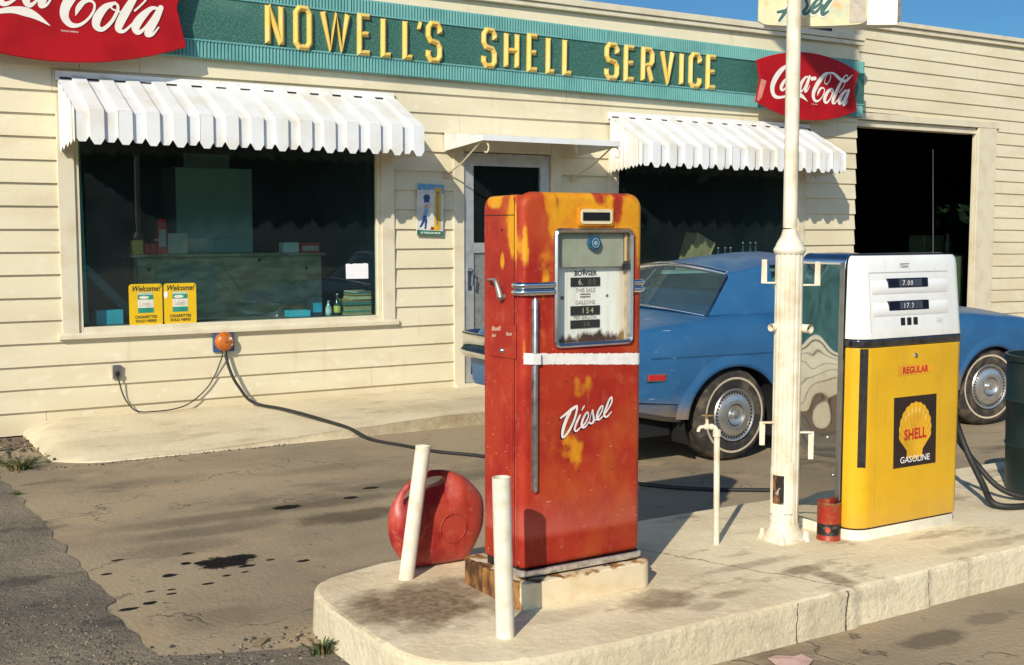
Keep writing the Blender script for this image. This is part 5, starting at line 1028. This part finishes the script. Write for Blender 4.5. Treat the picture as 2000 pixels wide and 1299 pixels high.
FUEL = [[[0.1,0.061,0.0124],[0.132,0.067,0.0165],[0.18,0.078,0.0165]],[[0.109,0.017,0.014],[0.133,0.051,0.0181],[0.172,0.11,0.019],[0.195,0.149,0.019],[.225,.23,.02],[.26,.33,.02]],[[.19,.22,.012],[0.252,0.106,0.0148],[0.235,0.062,0.0181],[0.249,0.052,0.0165],[0.277,0.082,0.0124],[0.3,0.121,0.014],[.315,.17,.014]],[[0.285,0.078,0.0124],[0.316,0.101,0.0148],[0.328,0.121,0.014],[0.308,0.125,0.0124],[0.28,0.09,0.0198],[0.281,0.06,0.0181],[0.301,0.062,0.0148],[0.332,0.097,0.0124]],[[.43,.25,.02],[0.383,0.141,0.0206],[0.356,0.101,0.0223],[0.333,0.066,0.0223],[0.337,0.048,0.0181],[0.363,0.064,0.0107]]]
mb = MB(); ribbon(mb, FUEL, lambda u, v, h: fp(u-.002, v-.002, -.0138-h*.3), 1.9); obj('lettering_outline', mb, plain('cream_outline', (.76, .70, .58), .6), FS)
mb = MB(); ribbon(mb, FUEL, lambda u, v, h: fp(u, v, -.016-h*.3), 1.0); obj('lettering', mb, plain('dark_green_paint', (.035, .11, .09), .5), FS)
mb = MB(); ribbon(mb, [[(.395, .09, .004), (.41, .12, .006), (.425, .10, .005), (.44, .14, .006), (.45, .09, .005), (.47, .10, .004)]], lambda u, v, h: fp(u, v, -.0142-h*.3), 1.0); obj('ghost_lettering', mb, plain('ghost_pink', (.74, .52, .40), .6), FS)
mb = MB(); c = [fp(.05, -.002, .012), fp(.735, -.004, .012), fp(.735, -.004, .10), fp(.05, -.002, .10)]; c2 = [p+Vector((0, 0, .58)) for p in c]; mb.add(c+c2, [(3, 2, 1, 0), (4, 5, 6, 7), (0, 1, 5, 4), (1, 2, 6, 5), (2, 3, 7, 6), (3, 0, 4, 7)]); obj('white_box', mb, plain('white_box_sign', (.82, .80, .70), .4, 0, .04), FS, bevel=.004, seg=2)
mb = MB(); c = [fp(.736, .02, .03), fp(.755, .02, .03), fp(.755, .02, .10), fp(.736, .02, .10)]; c2 = [p+Vector((0, 0, .5)) for p in c]; mb.add(c+c2, [(3, 2, 1, 0), (4, 5, 6, 7), (0, 1, 5, 4), (1, 2, 6, 5), (2, 3, 7, 6), (3, 0, 4, 7)]); obj('end_frame', mb, plain('weathered_grey_wood', (.20, .17, .15), .8, 0, .2, 30), FS)
mb = MB(); mb.tube([(PX, PY, 2.85), tuple(fp(.2, .3, .05))], .012, 8); obj('bracket', mb, M_POLE, FS)

# ------------------------------------------------------------------ water tap, oil can
t = thing('water_tap', 'thin cream standpipe with a brass tap between the two pumps', 'tap', (3.524, 3.944, .16))
mb = MB(); mb.tube([(3.524, 3.944, .155), (3.518, 3.944, .66)], .0135, 14); obj('standpipe', mb, M_POLE, t, smooth=60)
mb = MB(); e = -rt; o = Vector((3.517, 3.944, .67))
mb.tube([o-Vector((0, 0, .018)), o+Vector((0, 0, .012))], .018, 12); mb.tube(spline([tuple(o), tuple(o+Vector((0, 0, .018))+e*.006), tuple(o+Vector((0, 0, .026))+e*.02), tuple(o+Vector((0, 0, .026))+e*.034)], 4), .011, 12); mb.tube([o+Vector((0, 0, .026))+e*.018, o+Vector((0, 0, .026))+e*.03], .014, 6)
obj('elbow', mb, M_POLE, t, smooth=40)
q = o+Vector((0, 0, .026)); mb = MB(); mb.tube([q+e*.03, q+e*.036, q+e*.052, q+e*.058], [.009, .014, .014, .009], 12); mb.tube(spline([tuple(q+e*.058), tuple(q+e*.072+Vector((0, 0, -.002))), tuple(q+e*.080+Vector((0, 0, -.010))), tuple(q+e*.083+Vector((0, 0, -.022)))], 4), .008, 12); mb.tube([q+e*.044, q+e*.044+Vector((0, 0, .034))], [.009, .006], 10)
obj('faucet', mb, M_POLE, t, smooth=40)
mb = MB(); h = q+e*.044+Vector((0, 0, .050)); mb.tube([h-Vector((0, 0, .018)), h+Vector((0, 0, .004))], .0045, 8); mb.tube([h-e*.026, h+e*.026], .0045, 8); mb.tube([h-Vector((.526, .85, 0))*.018, h+Vector((.526, .85, 0))*.018], .005, 8); obj('handle', mb, plain('worn_brass', (.34, .22, .08), .45, .7, .2, 40), t, smooth=50)

def m_can():
    t_ = MT('weathered_red_can'); X, Y, Z = t_.xyz(); c = t_.mix((.36, .028, .014), (.26, .10, .035), t_.mul(t_.rng(t_.noise(36, 5), .48, .66), .7))
    band = t_.mul(t_.rng(Z, .184, .186), t_.rng(Z, .239, .237)); c = t_.mix(c, t_.mix((.012, .012, .014), (.10, .08, .05), t_.rng(t_.noise(60, 4), .52, .66)), band)
    for (x, y, z) in ((3.976, 3.70, .212), (4.07, 3.665, .212)): c = t_.mix(c, (.42, .06, .025), t_.blob((x, y, z), (.017, .022, .020), .12))
    return t_.done(c, .45, .2, t_.bump(t_.noise(60, 3), .1, .002))
t = thing('oil_can', 'open rusty red tin can with a black band beside the yellow pump', 'can', (4.025, 3.745, .16))
mb = MB(); K = (4.025, 3.745, .16); mb.lathe([(.0, .004), (.0525, .004), (.0545, 0), (.0545, .006), (.0528, .009), (.0528, .165), (.0545, .168), (.0545, .174), (.0515, .174), (.0505, .165), (.0505, .012), (0, .012)], K, 'z', 40); obj('body', mb, m_can(), t, smooth=40)
mb = MB(); mb.lathe([(.0535, .1655), (.0555, .169), (.0545, .1752), (.051, .1752)], K, 'z', 40); obj('rim', mb, plain('rusty_rim', (.30, .14, .05), .5, .5, .2, 60), t, smooth=50)

# ------------------------------------------------------------------ trash can
t = thing('trash_can', 'dark green steel drum with a bent wire, cut off by the right edge', 'trash can', (5.86, 3.82, .16))
mb = MB(); K = (5.86, 3.82, .16); mb.lathe([(0, .01), (.255, .01), (.262, 0), (.265, .012), (.262, .03), (.268, .24), (.274, .25), (.268, .26), (.272, .48), (.278, .49), (.272, .50), (.275, .70), (.287, .71), (.287, .74), (.270, .74), (.265, .70), (.258, .04), (0, .03)], K, 'z', 56)
def m_green_drum():
    t_ = MT('dark_green_drum'); c = t_.mix((.006, .018, .017), (.016, .032, .028), t_.rng(t_.noise(6, 6, (1, 1, .4)), .45, .7)); c = t_.mix(c, (.10, .07, .04), t_.mul(t_.rng(t_.noise(22, 5), .66, .74), .6)); return t_.done(c, .42, .1, t_.bump(t_.noise(7, 3), .15, .02))
obj('drum', mb, m_green_drum(), t, smooth=35)
mb = MB(); c = Vector((5.86-.21, 3.82-.185, .80)); mb.tube(spline([tuple(c+Vector((-.05, .03, .045))), tuple(c+Vector((-.055, .0, .0))), tuple(c+Vector((-.01, -.02, .01))), tuple(c+Vector((.03, -.03, .02))), tuple(c+Vector((.04, -.03, .06)))], 5), .004, 6); obj('wire', mb, plain('grey_wire', (.4, .38, .35), .4, .7), t)
# ------------------------------------------------------------------ blue car
def lerp_t(tab, x):
    if x <= tab[0][0]: return tab[0][1]
    for (a, p), (b_, q) in zip(tab, tab[1:]):
        if x <= b_:
            f = (x-a)/(b_-a); f = f*f*(3-2*f)*.5+f*.5; return p+(q-p)*f
    return tab[-1][1]
CY = 6.83
T_W = [(4.32, .76), (4.42, .82), (4.7, .865), (5.1, .885), (5.5, .892), (6.4, .885), (7.4, .885), (8.2, .888), (8.8, .85), (9.05, .80), (9.17, .74)]
T_S = [(4.32, .44), (4.6, .37), (5.0, .30), (5.5, .235), (8.0, .235), (8.7, .27), (9.17, .38)]
T_B = [(4.32, .80), (4.42, .86), (4.7, .915), (5.2, .962), (5.7, .985), (6.3, .975), (7.4, .945), (8.0, .915), (8.6, .868), (9.0, .82), (9.17, .76)]
T_D = [(4.32, .82), (4.42, .895), (4.7, .955), (5.2, 1.015), (5.5, 1.02), (7.3, 1.01), (7.9, .985), (8.6, .93), (9.0, .86), (9.17, .78)]
def m_car():
    t_ = MT('chalky_blue_car_paint'); X, Y, Z = t_.xyz(); c = t_.mix((.024, .108, .245), (.018, .090, .210), t_.rng(t_.noise(3, 5), .4, .7))
    c = t_.mix(c, (.065, .175, .33), t_.mul(t_.rng(t_.noise(7, 6), .52, .75), .3))
    mud = t_.rng(t_.ma('ADD', Z, t_.ma('MULTIPLY_ADD', t_.noise(9, 5, (1, 1, 2)), .16, -.08)), .50, .34); c = t_.mix(c, (.20, .145, .09), t_.mul(mud, .85))
    sc_ = t_.mul(t_.rng(t_.noise(24, 2, (.25, 1, 3.5)), .70, .73), t_.rng(X, 5.15, 5.0)); c = t_.mix(c, (.45, .50, .52), t_.mul(sc_, .7))
    return t_.done(c, t_.ma('MULTIPLY_ADD', mud, .4, .36), 0, None, .5, .08)
M_CAR = m_car(); M_CGL = m_glass('greenish_car_glass', (.60, .80, .80), .10)
CAR = thing('parked_car', 'dusty blue two door car with whitewall tyres parked between the pumps and the shop', 'car', (6.85, CY, 0))
mb = MB(); rows = []; xs = [4.32, 4.335, 4.36, 4.42, 4.5]+[4.6+.1*k for k in range(44)]+[9.0, 9.08, 9.13, 9.16, 9.172]
for x in xs:
    hw, zs, zb1, zd = lerp_t(T_W, x), lerp_t(T_S, x), lerp_t(T_B, x), lerp_t(T_D, x)
    if x in (4.32, 9.172): hw -= .03; zb1 -= .03; zd -= .02; zs += .03
    h = [(0, zs), (hw-.20, zs), (hw-.07, zs), (hw-.03, zs+.035), (hw-.012, zs+.12), (hw-.001, zs+.5*(.56-zs)), (hw, .56), (hw-.004, .65), (hw-.016, .65+(zb1-.65)*.5), (hw-.036, zb1-.07), (hw-.058, zb1-.03), (hw-.085, zb1-.008), (hw-.13, zb1+.004), (hw-.24, zb1+.3*(zd-zb1)), (hw*.45, zb1+.75*(zd-zb1)), (0, zd)]
    rows.append([(x, CY-d, z) for d, z in h]+[(x, CY+d, z) for d, z in h[::-1][1:-1]])
mb.grid([r+[r[0]] for r in rows]); mb.add(rows[0], [tuple(range(len(rows[0])))]); mb.add(rows[-1], [tuple(range(len(rows[-1])))[::-1]])
body = obj('body', mb, M_CAR, CAR); bm = bmesh.new(); bm.from_mesh(body.data); bmesh.ops.remove_doubles(bm, verts=bm.verts, dist=.0005); bmesh.ops.recalc_face_normals(bm, faces=bm.faces); bm.to_mesh(body.data); bm.free()
RX, FX, HZ = 5.465, 8.215, .318
for hx, rx, rz in ((RX, .425, .352), (FX, .415, .345)):
    for y0, y1 in ((5.7, 6.22), (7.44, 7.96)):
        mb = MB(); po = [(hx+rx*math.cos(2*math.pi*k/56), HZ-.005+rz*math.sin(2*math.pi*k/56)) for k in range(56)]; mb.prism(po, 'y', y0, y1); cut(body, obj('cutter', mb, M_DARK))
body.data.polygons.foreach_set('use_smooth', [True]*len(body.data.polygons)); body.data.set_sharp_from_angle(angle=R(32))
M_WELL = plain('dark_wheel_well', (.006, .006, .007), .9)
for hx, rx, rz in ((RX, .425, .352), (FX, .415, .345)):
    for y0, y1 in ((5.975, 6.21), (7.45, 7.685)):
        mb = MB(); a = [(hx+(rx-.004)*math.cos(R(k)), HZ-.005+(rz-.004)*math.sin(R(k))) for k in range(-30, 211, 6)]; ye = y1 if y0 < 7 else y0
        mb.grid([[(u, y0, v) for u, v in a], [(u, y1, v) for u, v in a]]); mb.add([(u, ye, v) for u, v in a], [tuple(range(len(a)))]); obj('wheel_well', mb, M_WELL, CAR)
    mb = MB(); hw = lerp_t(T_W, hx); a = [(hx+(rx+.012)*math.cos(R(k)), HZ-.005+(rz+.012)*math.sin(R(k))) for k in range(-8, 189, 4)]
    sec = [(-.016, .006), (-.010, -.006), (.004, -.010), (.022, -.006), (.05, .004), (.085, .014)]
    rws = []
    for d, dy in sec:
        rws.append([(hx+(rx+d)*math.cos(R(k)), CY-hw+dy+.05*max(0, (HZ-.005+(rz+d)*math.sin(R(k)))-.68)+.03*max(0, .5-(HZ+(rz+d)*math.sin(R(k)))), HZ-.005+(rz+d)*math.sin(R(k))) for k in range(2, 180, 4)])
    mb.grid(rws); obj('wheel_arch_lip', mb, M_CAR, CAR, smooth=60)
mb = MB(); mb.box(4.62, 5.02, 6.10, 7.56, .20, .36); mb.box(5.9, 7.78, 6.02, 7.64, .15, .25); mb.box(5.02, 5.9, 6.25, 7.41, .20, .34); obj('underbody', mb, M_WELL, CAR)  # dark chassis boxes, added to block light under the car
# greenhouse
NB = [(5.36, 6.12, .975), (5.95, 6.07, .975), (6.6, 6.065, .965), (7.35, 6.10, .945), (7.50, 6.4, .975), (7.55, CY, .99)]
NR = [(5.70, 6.275, 1.268), (6.02, 6.255, 1.318), (6.4, 6.25, 1.335), (6.78, 6.27, 1.318), (6.74, 6.5, 1.348), (6.70, CY, 1.362)]
RB = [(5.27, 6.45, 1.010), (5.235, CY, 1.022)]; RR = [(5.655, 6.5, 1.305), (5.63, CY, 1.328)]
mir = lambda p: (p[0], 2*CY-p[1], p[2])
base = NB+[mir(p) for p in NB[-2::-1]]+[mir(RB[0]), RB[1], RB[0]]; roof = NR+[mir(p) for p in NR[-2::-1]]+[mir(RR[0]), RR[1], RR[0]]
n = len(base); mb = MB(); mb.grid([base+[base[0]], roof+[roof[0]]])
rc = [tuple(p[i]+(q[i]-p[i])*.45 for i in (0, 1))+(p[2]+.045,) for p in roof for q in ((6.25, CY, 0),)]; mb.grid([roof+[roof[0]], rc+[rc[0]]]); mb.add(rc+[(6.25, CY, 1.402)], [(i, (i+1) % n, n) for i in range(n)])
mb.add(base, [tuple(range(n))[::-1]])
gh = obj('roof', mb, M_CAR, CAR); bm = bmesh.new(); bm.from_mesh(gh.data); bm.faces.ensure_lookup_table()
for grp, th in (((10, 11, 12, 13), .035), ((1, 2), .03), ((7, 8), .03), ((3, 4, 5, 6), .04)):
    fs = [bm.faces[i] for i in grp]; bmesh.ops.inset_region(bm, faces=fs, thickness=th, use_even_offset=True); bm.faces.ensure_lookup_table()
bmesh.ops.delete(bm, geom=[bm.faces[i] for i in range(1, 9)]+[bm.faces[i] for i in range(10, 14)], context='FACES')
bmesh.ops.remove_doubles(bm, verts=bm.verts, dist=.0005); bmesh.ops.recalc_face_normals(bm, faces=bm.faces); bm.to_mesh(gh.data); bm.free()
b = gh.modifiers.new('b', 'BEVEL'); b.width = .045; b.segments = 4; b.limit_method = 'ANGLE'; b.angle_limit = R(24); bake(gh); gh.data.polygons.foreach_set('use_smooth', [True]*len(gh.data.polygons)); gh.data.set_sharp_from_angle(angle=R(50))
def patch(bot, top, v0, v1, off, n=8):
    B_ = spline(bot, n); T_ = spline(top, n); o = Vector(off)
    return [[tuple(Vector(p)+(Vector(q)-Vector(p))*v+o) for p, q in zip(B_, T_)] for v in [v0+(v1-v0)*k/6 for k in range(7)]]
rb = [NB[0], RB[0], RB[1], mir(RB[0]), mir(NB[0])]; rr_ = [NR[0], RR[0], RR[1], mir(RR[0]), mir(NR[0])]
def inset(L, k):
    c = sum((Vector(p) for p in L), Vector())/len(L); return [tuple(Vector(p)+(c-Vector(p))*k) for p in L]
g = patch(inset(rb, .035), inset(rr_, .035), .02, .95, (-.003, 0, .004)); mb = MB(); mb.grid(g); bl = obj('rear_window', mb, M_CGL, CAR, smooth=60)
mb = MB(); mb.tube([tuple(Vector(p)+Vector((-.004, 0, .005))) for p in g[-1]], .021, 8); mb.tube([tuple(Vector(p)+Vector((-.003, -.002, .003))) for p in [r[0] for r in g]], .0045, 8); mb.tube([tuple(Vector(p)+Vector((-.004, 0, .003))) for p in g[0]], .010, 8); obj('chrome_trim', mb, M_CHROME, bl, smooth=60)
mb = MB(); mb.grid(patch([(6.0, 6.055, .985), (6.6, 6.052, .975), (7.22, 6.082, .958)], [(6.1, 6.235, 1.285), (6.4, 6.235, 1.31), (6.74, 6.252, 1.295)], .03, .97, (0, -.006, 0))); sw = obj('side_window', mb, M_CGL, CAR, smooth=60)
mb = MB(); mb.tube([(5.99, 6.045, .99), (6.02, 6.10, 1.09), (6.06, 6.165, 1.20), (6.10, 6.22, 1.285), (6.4, 6.222, 1.312), (6.74, 6.24, 1.298)], .009, 8); mb.tube([(5.99, 6.045, .985), (6.6, 6.045, .975), (7.24, 6.072, .957)], .008, 8); obj('chrome_trim', mb, M_CHROME, sw, smooth=60)
mb = MB(); mb.grid(patch([NB[3], NB[4], NB[5], mir(NB[4]), mir(NB[3])], [NR[3], NR[4], NR[5], mir(NR[4]), mir(NR[3])], .05, .95, (.012, 0, .012))); obj('windshield', mb, M_CGL, CAR, smooth=60)
M_SEAT = plain('dark_blue_vinyl', (.015, .04, .08), .5)
mb = MB(); mb.box(5.80, 5.98, 6.2, 7.46, .97, 1.13); obj('rear_seat', mb, M_SEAT, CAR, bevel=.04)
for y in (6.22, 6.92): mb = MB(); mb.box(6.55, 6.68, y, y+.5, .97, 1.20); obj('front_seat', mb, M_SEAT, CAR, bevel=.05)
mb = MB(); mb.box(7.25, 7.45, 6.2, 7.46, .955, 1.03); obj('dashboard', mb, M_SEAT, CAR, bevel=.03)
# wheels
def m_tyre():
    t_ = MT('dusty_tyre'); c = t_.mix((.020, .019, .018), (.105, .082, .055), t_.rng(t_.noise(12, 5), .38, .7)); return t_.done(c, .85, 0, t_.bump(t_.noise(60, 2), .2, .003))
M_TYRE = m_tyre(); M_WW = plain('whitewall', (.55, .46, .32), .6, 0, .08, 30)
def wheel(hx, y, steer, sg):
    """sg = -1: the outer face looks to -Y"""
    c = Vector((hx, y, HZ)); mb = MB()
    pr = [(.165, .02), (.18, .002), (.20, -.002), (.235, -.010), (.27, -.010), (.295, .004), (.312, .022), (.3215, .045), (.3235, .065), (.3235, .080), (.3175, .081), (.3175, .090), (.3235, .091), (.3235, .115), (.3175, .116), (.3175, .125), (.3235, .126), (.3235, .155), (.3175, .156), (.3175, .164), (.3225, .165), (.315, .20), (.29, .225), (.2, .23)]
    mb.lathe([(r, -sg*h if sg > 0 else h) for r, h in pr], tuple(c), 'y', 60)
    mb.v = [(x, yy, max(z, .006)) for x, yy, z in mb.v]
    o = obj('wheel', mb, M_TYRE, CAR, smooth=40, loc=c); s = 1 if sg < 0 else -1
    mb = MB(); mb.lathe([(.2455, s*-.0118), (.2595, s*-.0122)], tuple(c), 'y', 60); obj('whitewall', mb, M_WW, o)
    mb = MB(); mb.lathe([(r, s*h) for r, h in ((.178, .004), (.182, -.012), (.177, -.018), (.170, -.015), (.166, -.006), (.146, -.004), (.142, -.016), (.115, -.028), (.088, -.031), (.078, -.030), (.074, -.022), (.070, -.022), (.066, -.030), (.054, -.020), (.03, -.014), (.024, -.016), (.020, -.026), (.0, -.029))], tuple(c), 'y', 60)
    hc = obj('hubcap', mb, plain('brushed_hubcap', (.62, .61, .58), .34, .85, .1, 30), o, smooth=30)
    mb = MB()
    for k in range(40):
        a = 2*math.pi*k/40; e = Vector((math.cos(a), 0, math.sin(a))); tn = Vector((-math.sin(a), 0, math.cos(a)))
        p = c+Vector((0, s*-.0075, 0)); q = [p+e*.149-tn*.005, p+e*.149+tn*.005, p+e*.163+tn*.006, p+e*.163-tn*.006]; q2 = [v+Vector((0, s*-.003, 0)) for v in q]
        mb.add(q+q2, [(4, 5, 6, 7), (0, 1, 5, 4), (1, 2, 6, 5), (2, 3, 7, 6), (3, 0, 4, 7)])
    mb.lathe([(.0745, s*-.0235), (.0695, s*-.0235)], tuple(c), 'y', 40)
    obj('slot', mb, M_BLACK, hc)
    o.rotation_euler = (0, 0, steer); return o
wheel(RX, 5.965, 0, -1); wheel(FX, 5.985, R(-9), -1); wheel(RX, 7.695, 0, 1); wheel(FX, 7.675, R(-9), 1)
mb = MB(); bp_ = spline([(4.55, 5.965, 0), (4.36, 5.985, 0), (4.27, 6.08, 0), (4.24, 6.4, 0), (4.23, CY, 0), (4.24, 7.26, 0), (4.27, 7.57, 0), (4.36, 7.66, 0), (4.55, 7.68, 0)], 5)
cen = Vector((4.7, CY, 0)); rws = []
for dz, k in ((.645, .0), (.655, .02), (.68, .035), (.70, .03), (.715, .012), (.80, .004), (.815, .018), (.825, .014), (.83, 0)):
    rws.append([tuple(Vector((p[0], p[1], dz))+(Vector(p)-cen).normalized()*k) for p in bp_])
mb.grid(rws); o = obj('rear_bumper', mb, M_CHROME, CAR, smooth=40); s_ = o.modifiers.new('s', 'SOLIDIFY'); s_.thickness = .02
for y in (6.15, 6.95):
    mb = MB(); mb.box(4.30, 4.33, y, y+.32, .83, .86); obj('taillight', mb, plain('red_lens', (.40, .01, .01), .15), CAR, bevel=.008)
mb = MB(); fb = spline([(8.95, 5.985, 0), (9.12, 6.02, 0), (9.2, 6.15, 0), (9.24, CY, 0), (9.2, 7.5, 0), (9.12, 7.64, 0), (8.95, 7.675, 0)], 5); cen = Vector((8.8, CY, 0)); mb.grid([[tuple(Vector((p[0], p[1], dz))+(Vector(p)-cen).normalized()*k) for p in fb] for dz, k in ((.42, 0), (.44, .02), (.5, .03), (.55, .02), (.57, 0))]); o = obj('front_bumper', mb, M_CHROME, CAR, smooth=40); s_ = o.modifiers.new('s', 'SOLIDIFY'); s_.thickness = .02
mb = MB(); mb.prism([(4.72, .602), (4.858, .597), (4.858, .632), (4.72, .637)], 'y', CY-.868, CY-.885); obj('side_marker', mb, M_PRINTR, CAR, bevel=.003, seg=2)
mb = MB(); mb.prism([(4.712, .594), (4.866, .589), (4.866, .640), (4.712, .645)], 'y', CY-.862, CY-.8775); obj('marker_bezel', mb, M_DULLCH, CAR)
mb = MB(); mb.tube([(7.735, 6.16, .93), (7.70, 6.18, 2.20)], [.0028, .0012], 6); mb.lathe([(0, 2.2), (.005, 2.195), (0, 2.19)], (7.70, 6.18, 0), 'z', 8); mb.lathe([(.02, .93), (.015, .95), (.006, .965)], (7.735, 6.16, 0), 'z', 12); obj('antenna', mb, plain('dull_rod', (.22, .22, .23), .5, .5), CAR)
mb = MB()
for y in (6.5, 7.16): mb.box(5.9, 5.93, y, y+.01, 1.0, 1.05)
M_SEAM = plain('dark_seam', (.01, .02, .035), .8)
mb = MB(); pts = [(6.02, .965), (6.02, .60), (6.10, .42), (6.22, .33)]
P3 = [(x, CY-lerp_t(T_W, x)-.0015+(.045 if z > .9 else .012 if z > .8 else 0), z) for x, z in spline(pts, 6)]
mb.grid([[(x-.003, y, z) for x, y, z in P3], [(x+.003, y, z) for x, y, z in P3]]); obj('door_seam', mb, M_SEAM, CAR)
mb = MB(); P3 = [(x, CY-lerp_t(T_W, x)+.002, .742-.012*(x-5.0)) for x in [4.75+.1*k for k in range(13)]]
mb.grid([[(x, y-.0015, z-.002) for x, y, z in P3], [(x, y-.0015, z+.002) for x, y, z in P3]]); obj('crease_shade', mb, plain('shaded_crease_blue', (.02, .075, .15), .5), CAR)  # darker strip painted for the shade along a crease, not modelled

# garage machines
t = thing('green_compressor', 'green machine standing inside the garage bay', 'machine', (14.2, 11.8, .05))
M_MG = plain('green_machine_paint', (.07, .12, .07), .5, 0, .15, 8)
mb = MB(); mb.box(14.95, 15.25, 11.6, 12.0, .05, 1.22); obj('cabinet', mb, M_MG, t, bevel=.02)
mb = MB(); mb.box(14.45, 14.9, 11.7, 12.0, .05, 1.50); obj('tall_cabinet', mb, M_MG, t, bevel=.02)
mb = MB(); mb.lathe([(.05, 0), (.05, .16), (.035, .2), (.035, .3), (0, .3)], (15.1, 11.8, 1.22), 'z', 14); obj('pump_head', mb, M_MG, t, smooth=40)

# ------------------------------------------------------------------ weeds and litter
def weed(x, y, n, h, spread, label, seed):
    rnd = random.Random(seed); mb = MB()
    for i in range(n):
        a = rnd.uniform(0, 6.28); r0 = rnd.uniform(0, spread*.5); bx, by = x+r0*math.cos(a), y+r0*math.sin(a)*.6; L = h*rnd.uniform(.45, 1.1); ln = rnd.uniform(.2, .9); w = rnd.uniform(.0025, .006); rows = []
        for k in range(6):
            f = k/5; ww = w*(1-f**2)+.0004; px, py, pz = bx+math.cos(a)*spread*ln*f*f, by+math.sin(a)*spread*ln*f*f*.7, L*(f-.45*ln*f*f*f); tx, ty = -math.sin(a), math.cos(a); rows.append([(px-tx*ww, py-ty*ww, pz), (px, py, pz-.002), (px+tx*ww, py+ty*ww, pz)])
        mb.mi = rnd.randrange(3); mb.grid(rows)
    tag(obj('weed_clump', mb, [plain('blade_green', (.045, .10, .02), .6), plain('blade_dark', (.03, .06, .018), .6), plain('blade_dry', (.20, .15, .05), .7)]), label, 'weeds', 'weed clumps')
weed(1.27, 8.20, 110, .10, .16, 'low green weeds where the apron meets the dirt at the left edge', 1)
weed(1.64, 3.99, 40, .09, .10, 'grassy weeds growing at the rounded end of the pump island', 2)
weed(1.13, 7.42, 16, .04, .05, 'tiny weed in the seam between asphalt and lot', 5)
def scrap(name, pts, z, col, label, cat, th=.003):
    mb = MB(); c = [sum(p[i] for p in pts)/len(pts) for i in (0, 1)]
    mb.add([(x, y, z+random.uniform(.001, .012)) for x, y in pts]+[(c[0], c[1], z+.012)], [(i, (i+1) % len(pts), len(pts)) for i in range(len(pts))]); o = obj(name, mb, plain(name+str(len(bpy.data.materials)), col, .7, 0, .1, 40)); s = o.modifiers.new('s', 'SOLIDIFY'); s.thickness = .001; return tag(o, label, cat)
scrap('paper_scrap', [(2.99, 3.06), (3.05, 3.08), (3.09, 3.03), (3.13, 3.03), (3.14, 2.98), (3.08, 2.94), (3.02, 2.95), (2.98, 3.01)], .003, (.62, .40, .34), 'crumpled pink paper on the pavement at the bottom edge', 'paper')
scrap('cardboard_scrap', [(1.44, 4.20), (1.50, 4.26), (1.53, 4.245), (1.47, 4.185)], .002, (.26, .19, .10), 'small brown cardboard scrap near the weeds', 'litter')
mb = MB(); mb.tube([(3.10, 2.86, .004), (3.3, 2.92, .004), (3.45, 3.0, .004)], .0015, 5); tag(obj('straw', mb, plain('dry_straw', (.5, .4, .22), .7)), 'dry straw on the pavement in front of the island', 'litter')

# ------------------------------------------------------------------ woods across the road, seen mirrored in the shop glass
rnd = random.Random(11); mb = MB()
for i in range(130):
    tx = -70+230*i/130+rnd.uniform(-2, 2); ty = -44+rnd.uniform(-8, 6); hh = rnd.uniform(6.5, 11); rr0 = rnd.uniform(2.8, 4.2)
    for k in range(190):
        u = rnd.random()**.6; a = rnd.uniform(0, 6.28); zz = rnd.uniform(.08, 1); wd = rr0*(1-abs(zz-.55)*1.1)*u
        c = Vector((tx+wd*math.cos(a), ty+wd*math.sin(a), hh*zz)); s = rnd.uniform(.25, .7); d1 = Vector((rnd.gauss(0, 1), rnd.gauss(0, 1), rnd.gauss(0, .7))).normalized(); d2 = d1.orthogonal().normalized()
        mb.mi = rnd.randrange(2); mb.quad(c-d1*s-d2*s*.6, c+d1*s-d2*s*.6, c+d1*s+d2*s*.6, c-d1*s+d2*s*.6)
    mb.mi = 2; mb.tube([(tx, ty, 0), (tx, ty, hh*.6)], [.22, .1], 6)
    for k in range(110):
        c = Vector((tx+rnd.uniform(-2.2, 2.2), ty+rnd.uniform(-1, 4), rnd.uniform(0, 6.5))); s = rnd.uniform(.5, 1.0); d1 = Vector((rnd.gauss(0, 1), rnd.gauss(0, .4), rnd.gauss(0, .7))).normalized(); d2 = d1.orthogonal().normalized(); mb.mi = rnd.randrange(2)
        mb.quad(c-d1*s-d2*s*.7, c+d1*s-d2*s*.7, c+d1*s+d2*s*.7, c-d1*s+d2*s*.7)
for k in range(3200):
    c = Vector((rnd.uniform(21, 26), rnd.uniform(13, 22), rnd.uniform(0, 5.0))); s = rnd.uniform(.12, .28); d1 = Vector((rnd.gauss(0, 1), rnd.gauss(0, 1), rnd.gauss(0, 1))).normalized(); d2 = d1.orthogonal().normalized(); mb.mi = rnd.randrange(2); mb.quad(c-d1*s-d2*s*.6, c+d1*s-d2*s*.6, c+d1*s+d2*s*.6, c-d1*s+d2*s*.6)
tag(obj('far_woods', mb, [plain('leaf_dark', (.018, .032, .012), .8), plain('leaf_mid', (.035, .058, .018), .8), plain('bark', (.07, .05, .035), .9)]), 'trees across the road and green bushes beyond the garage', 'woods', kind='stuff')
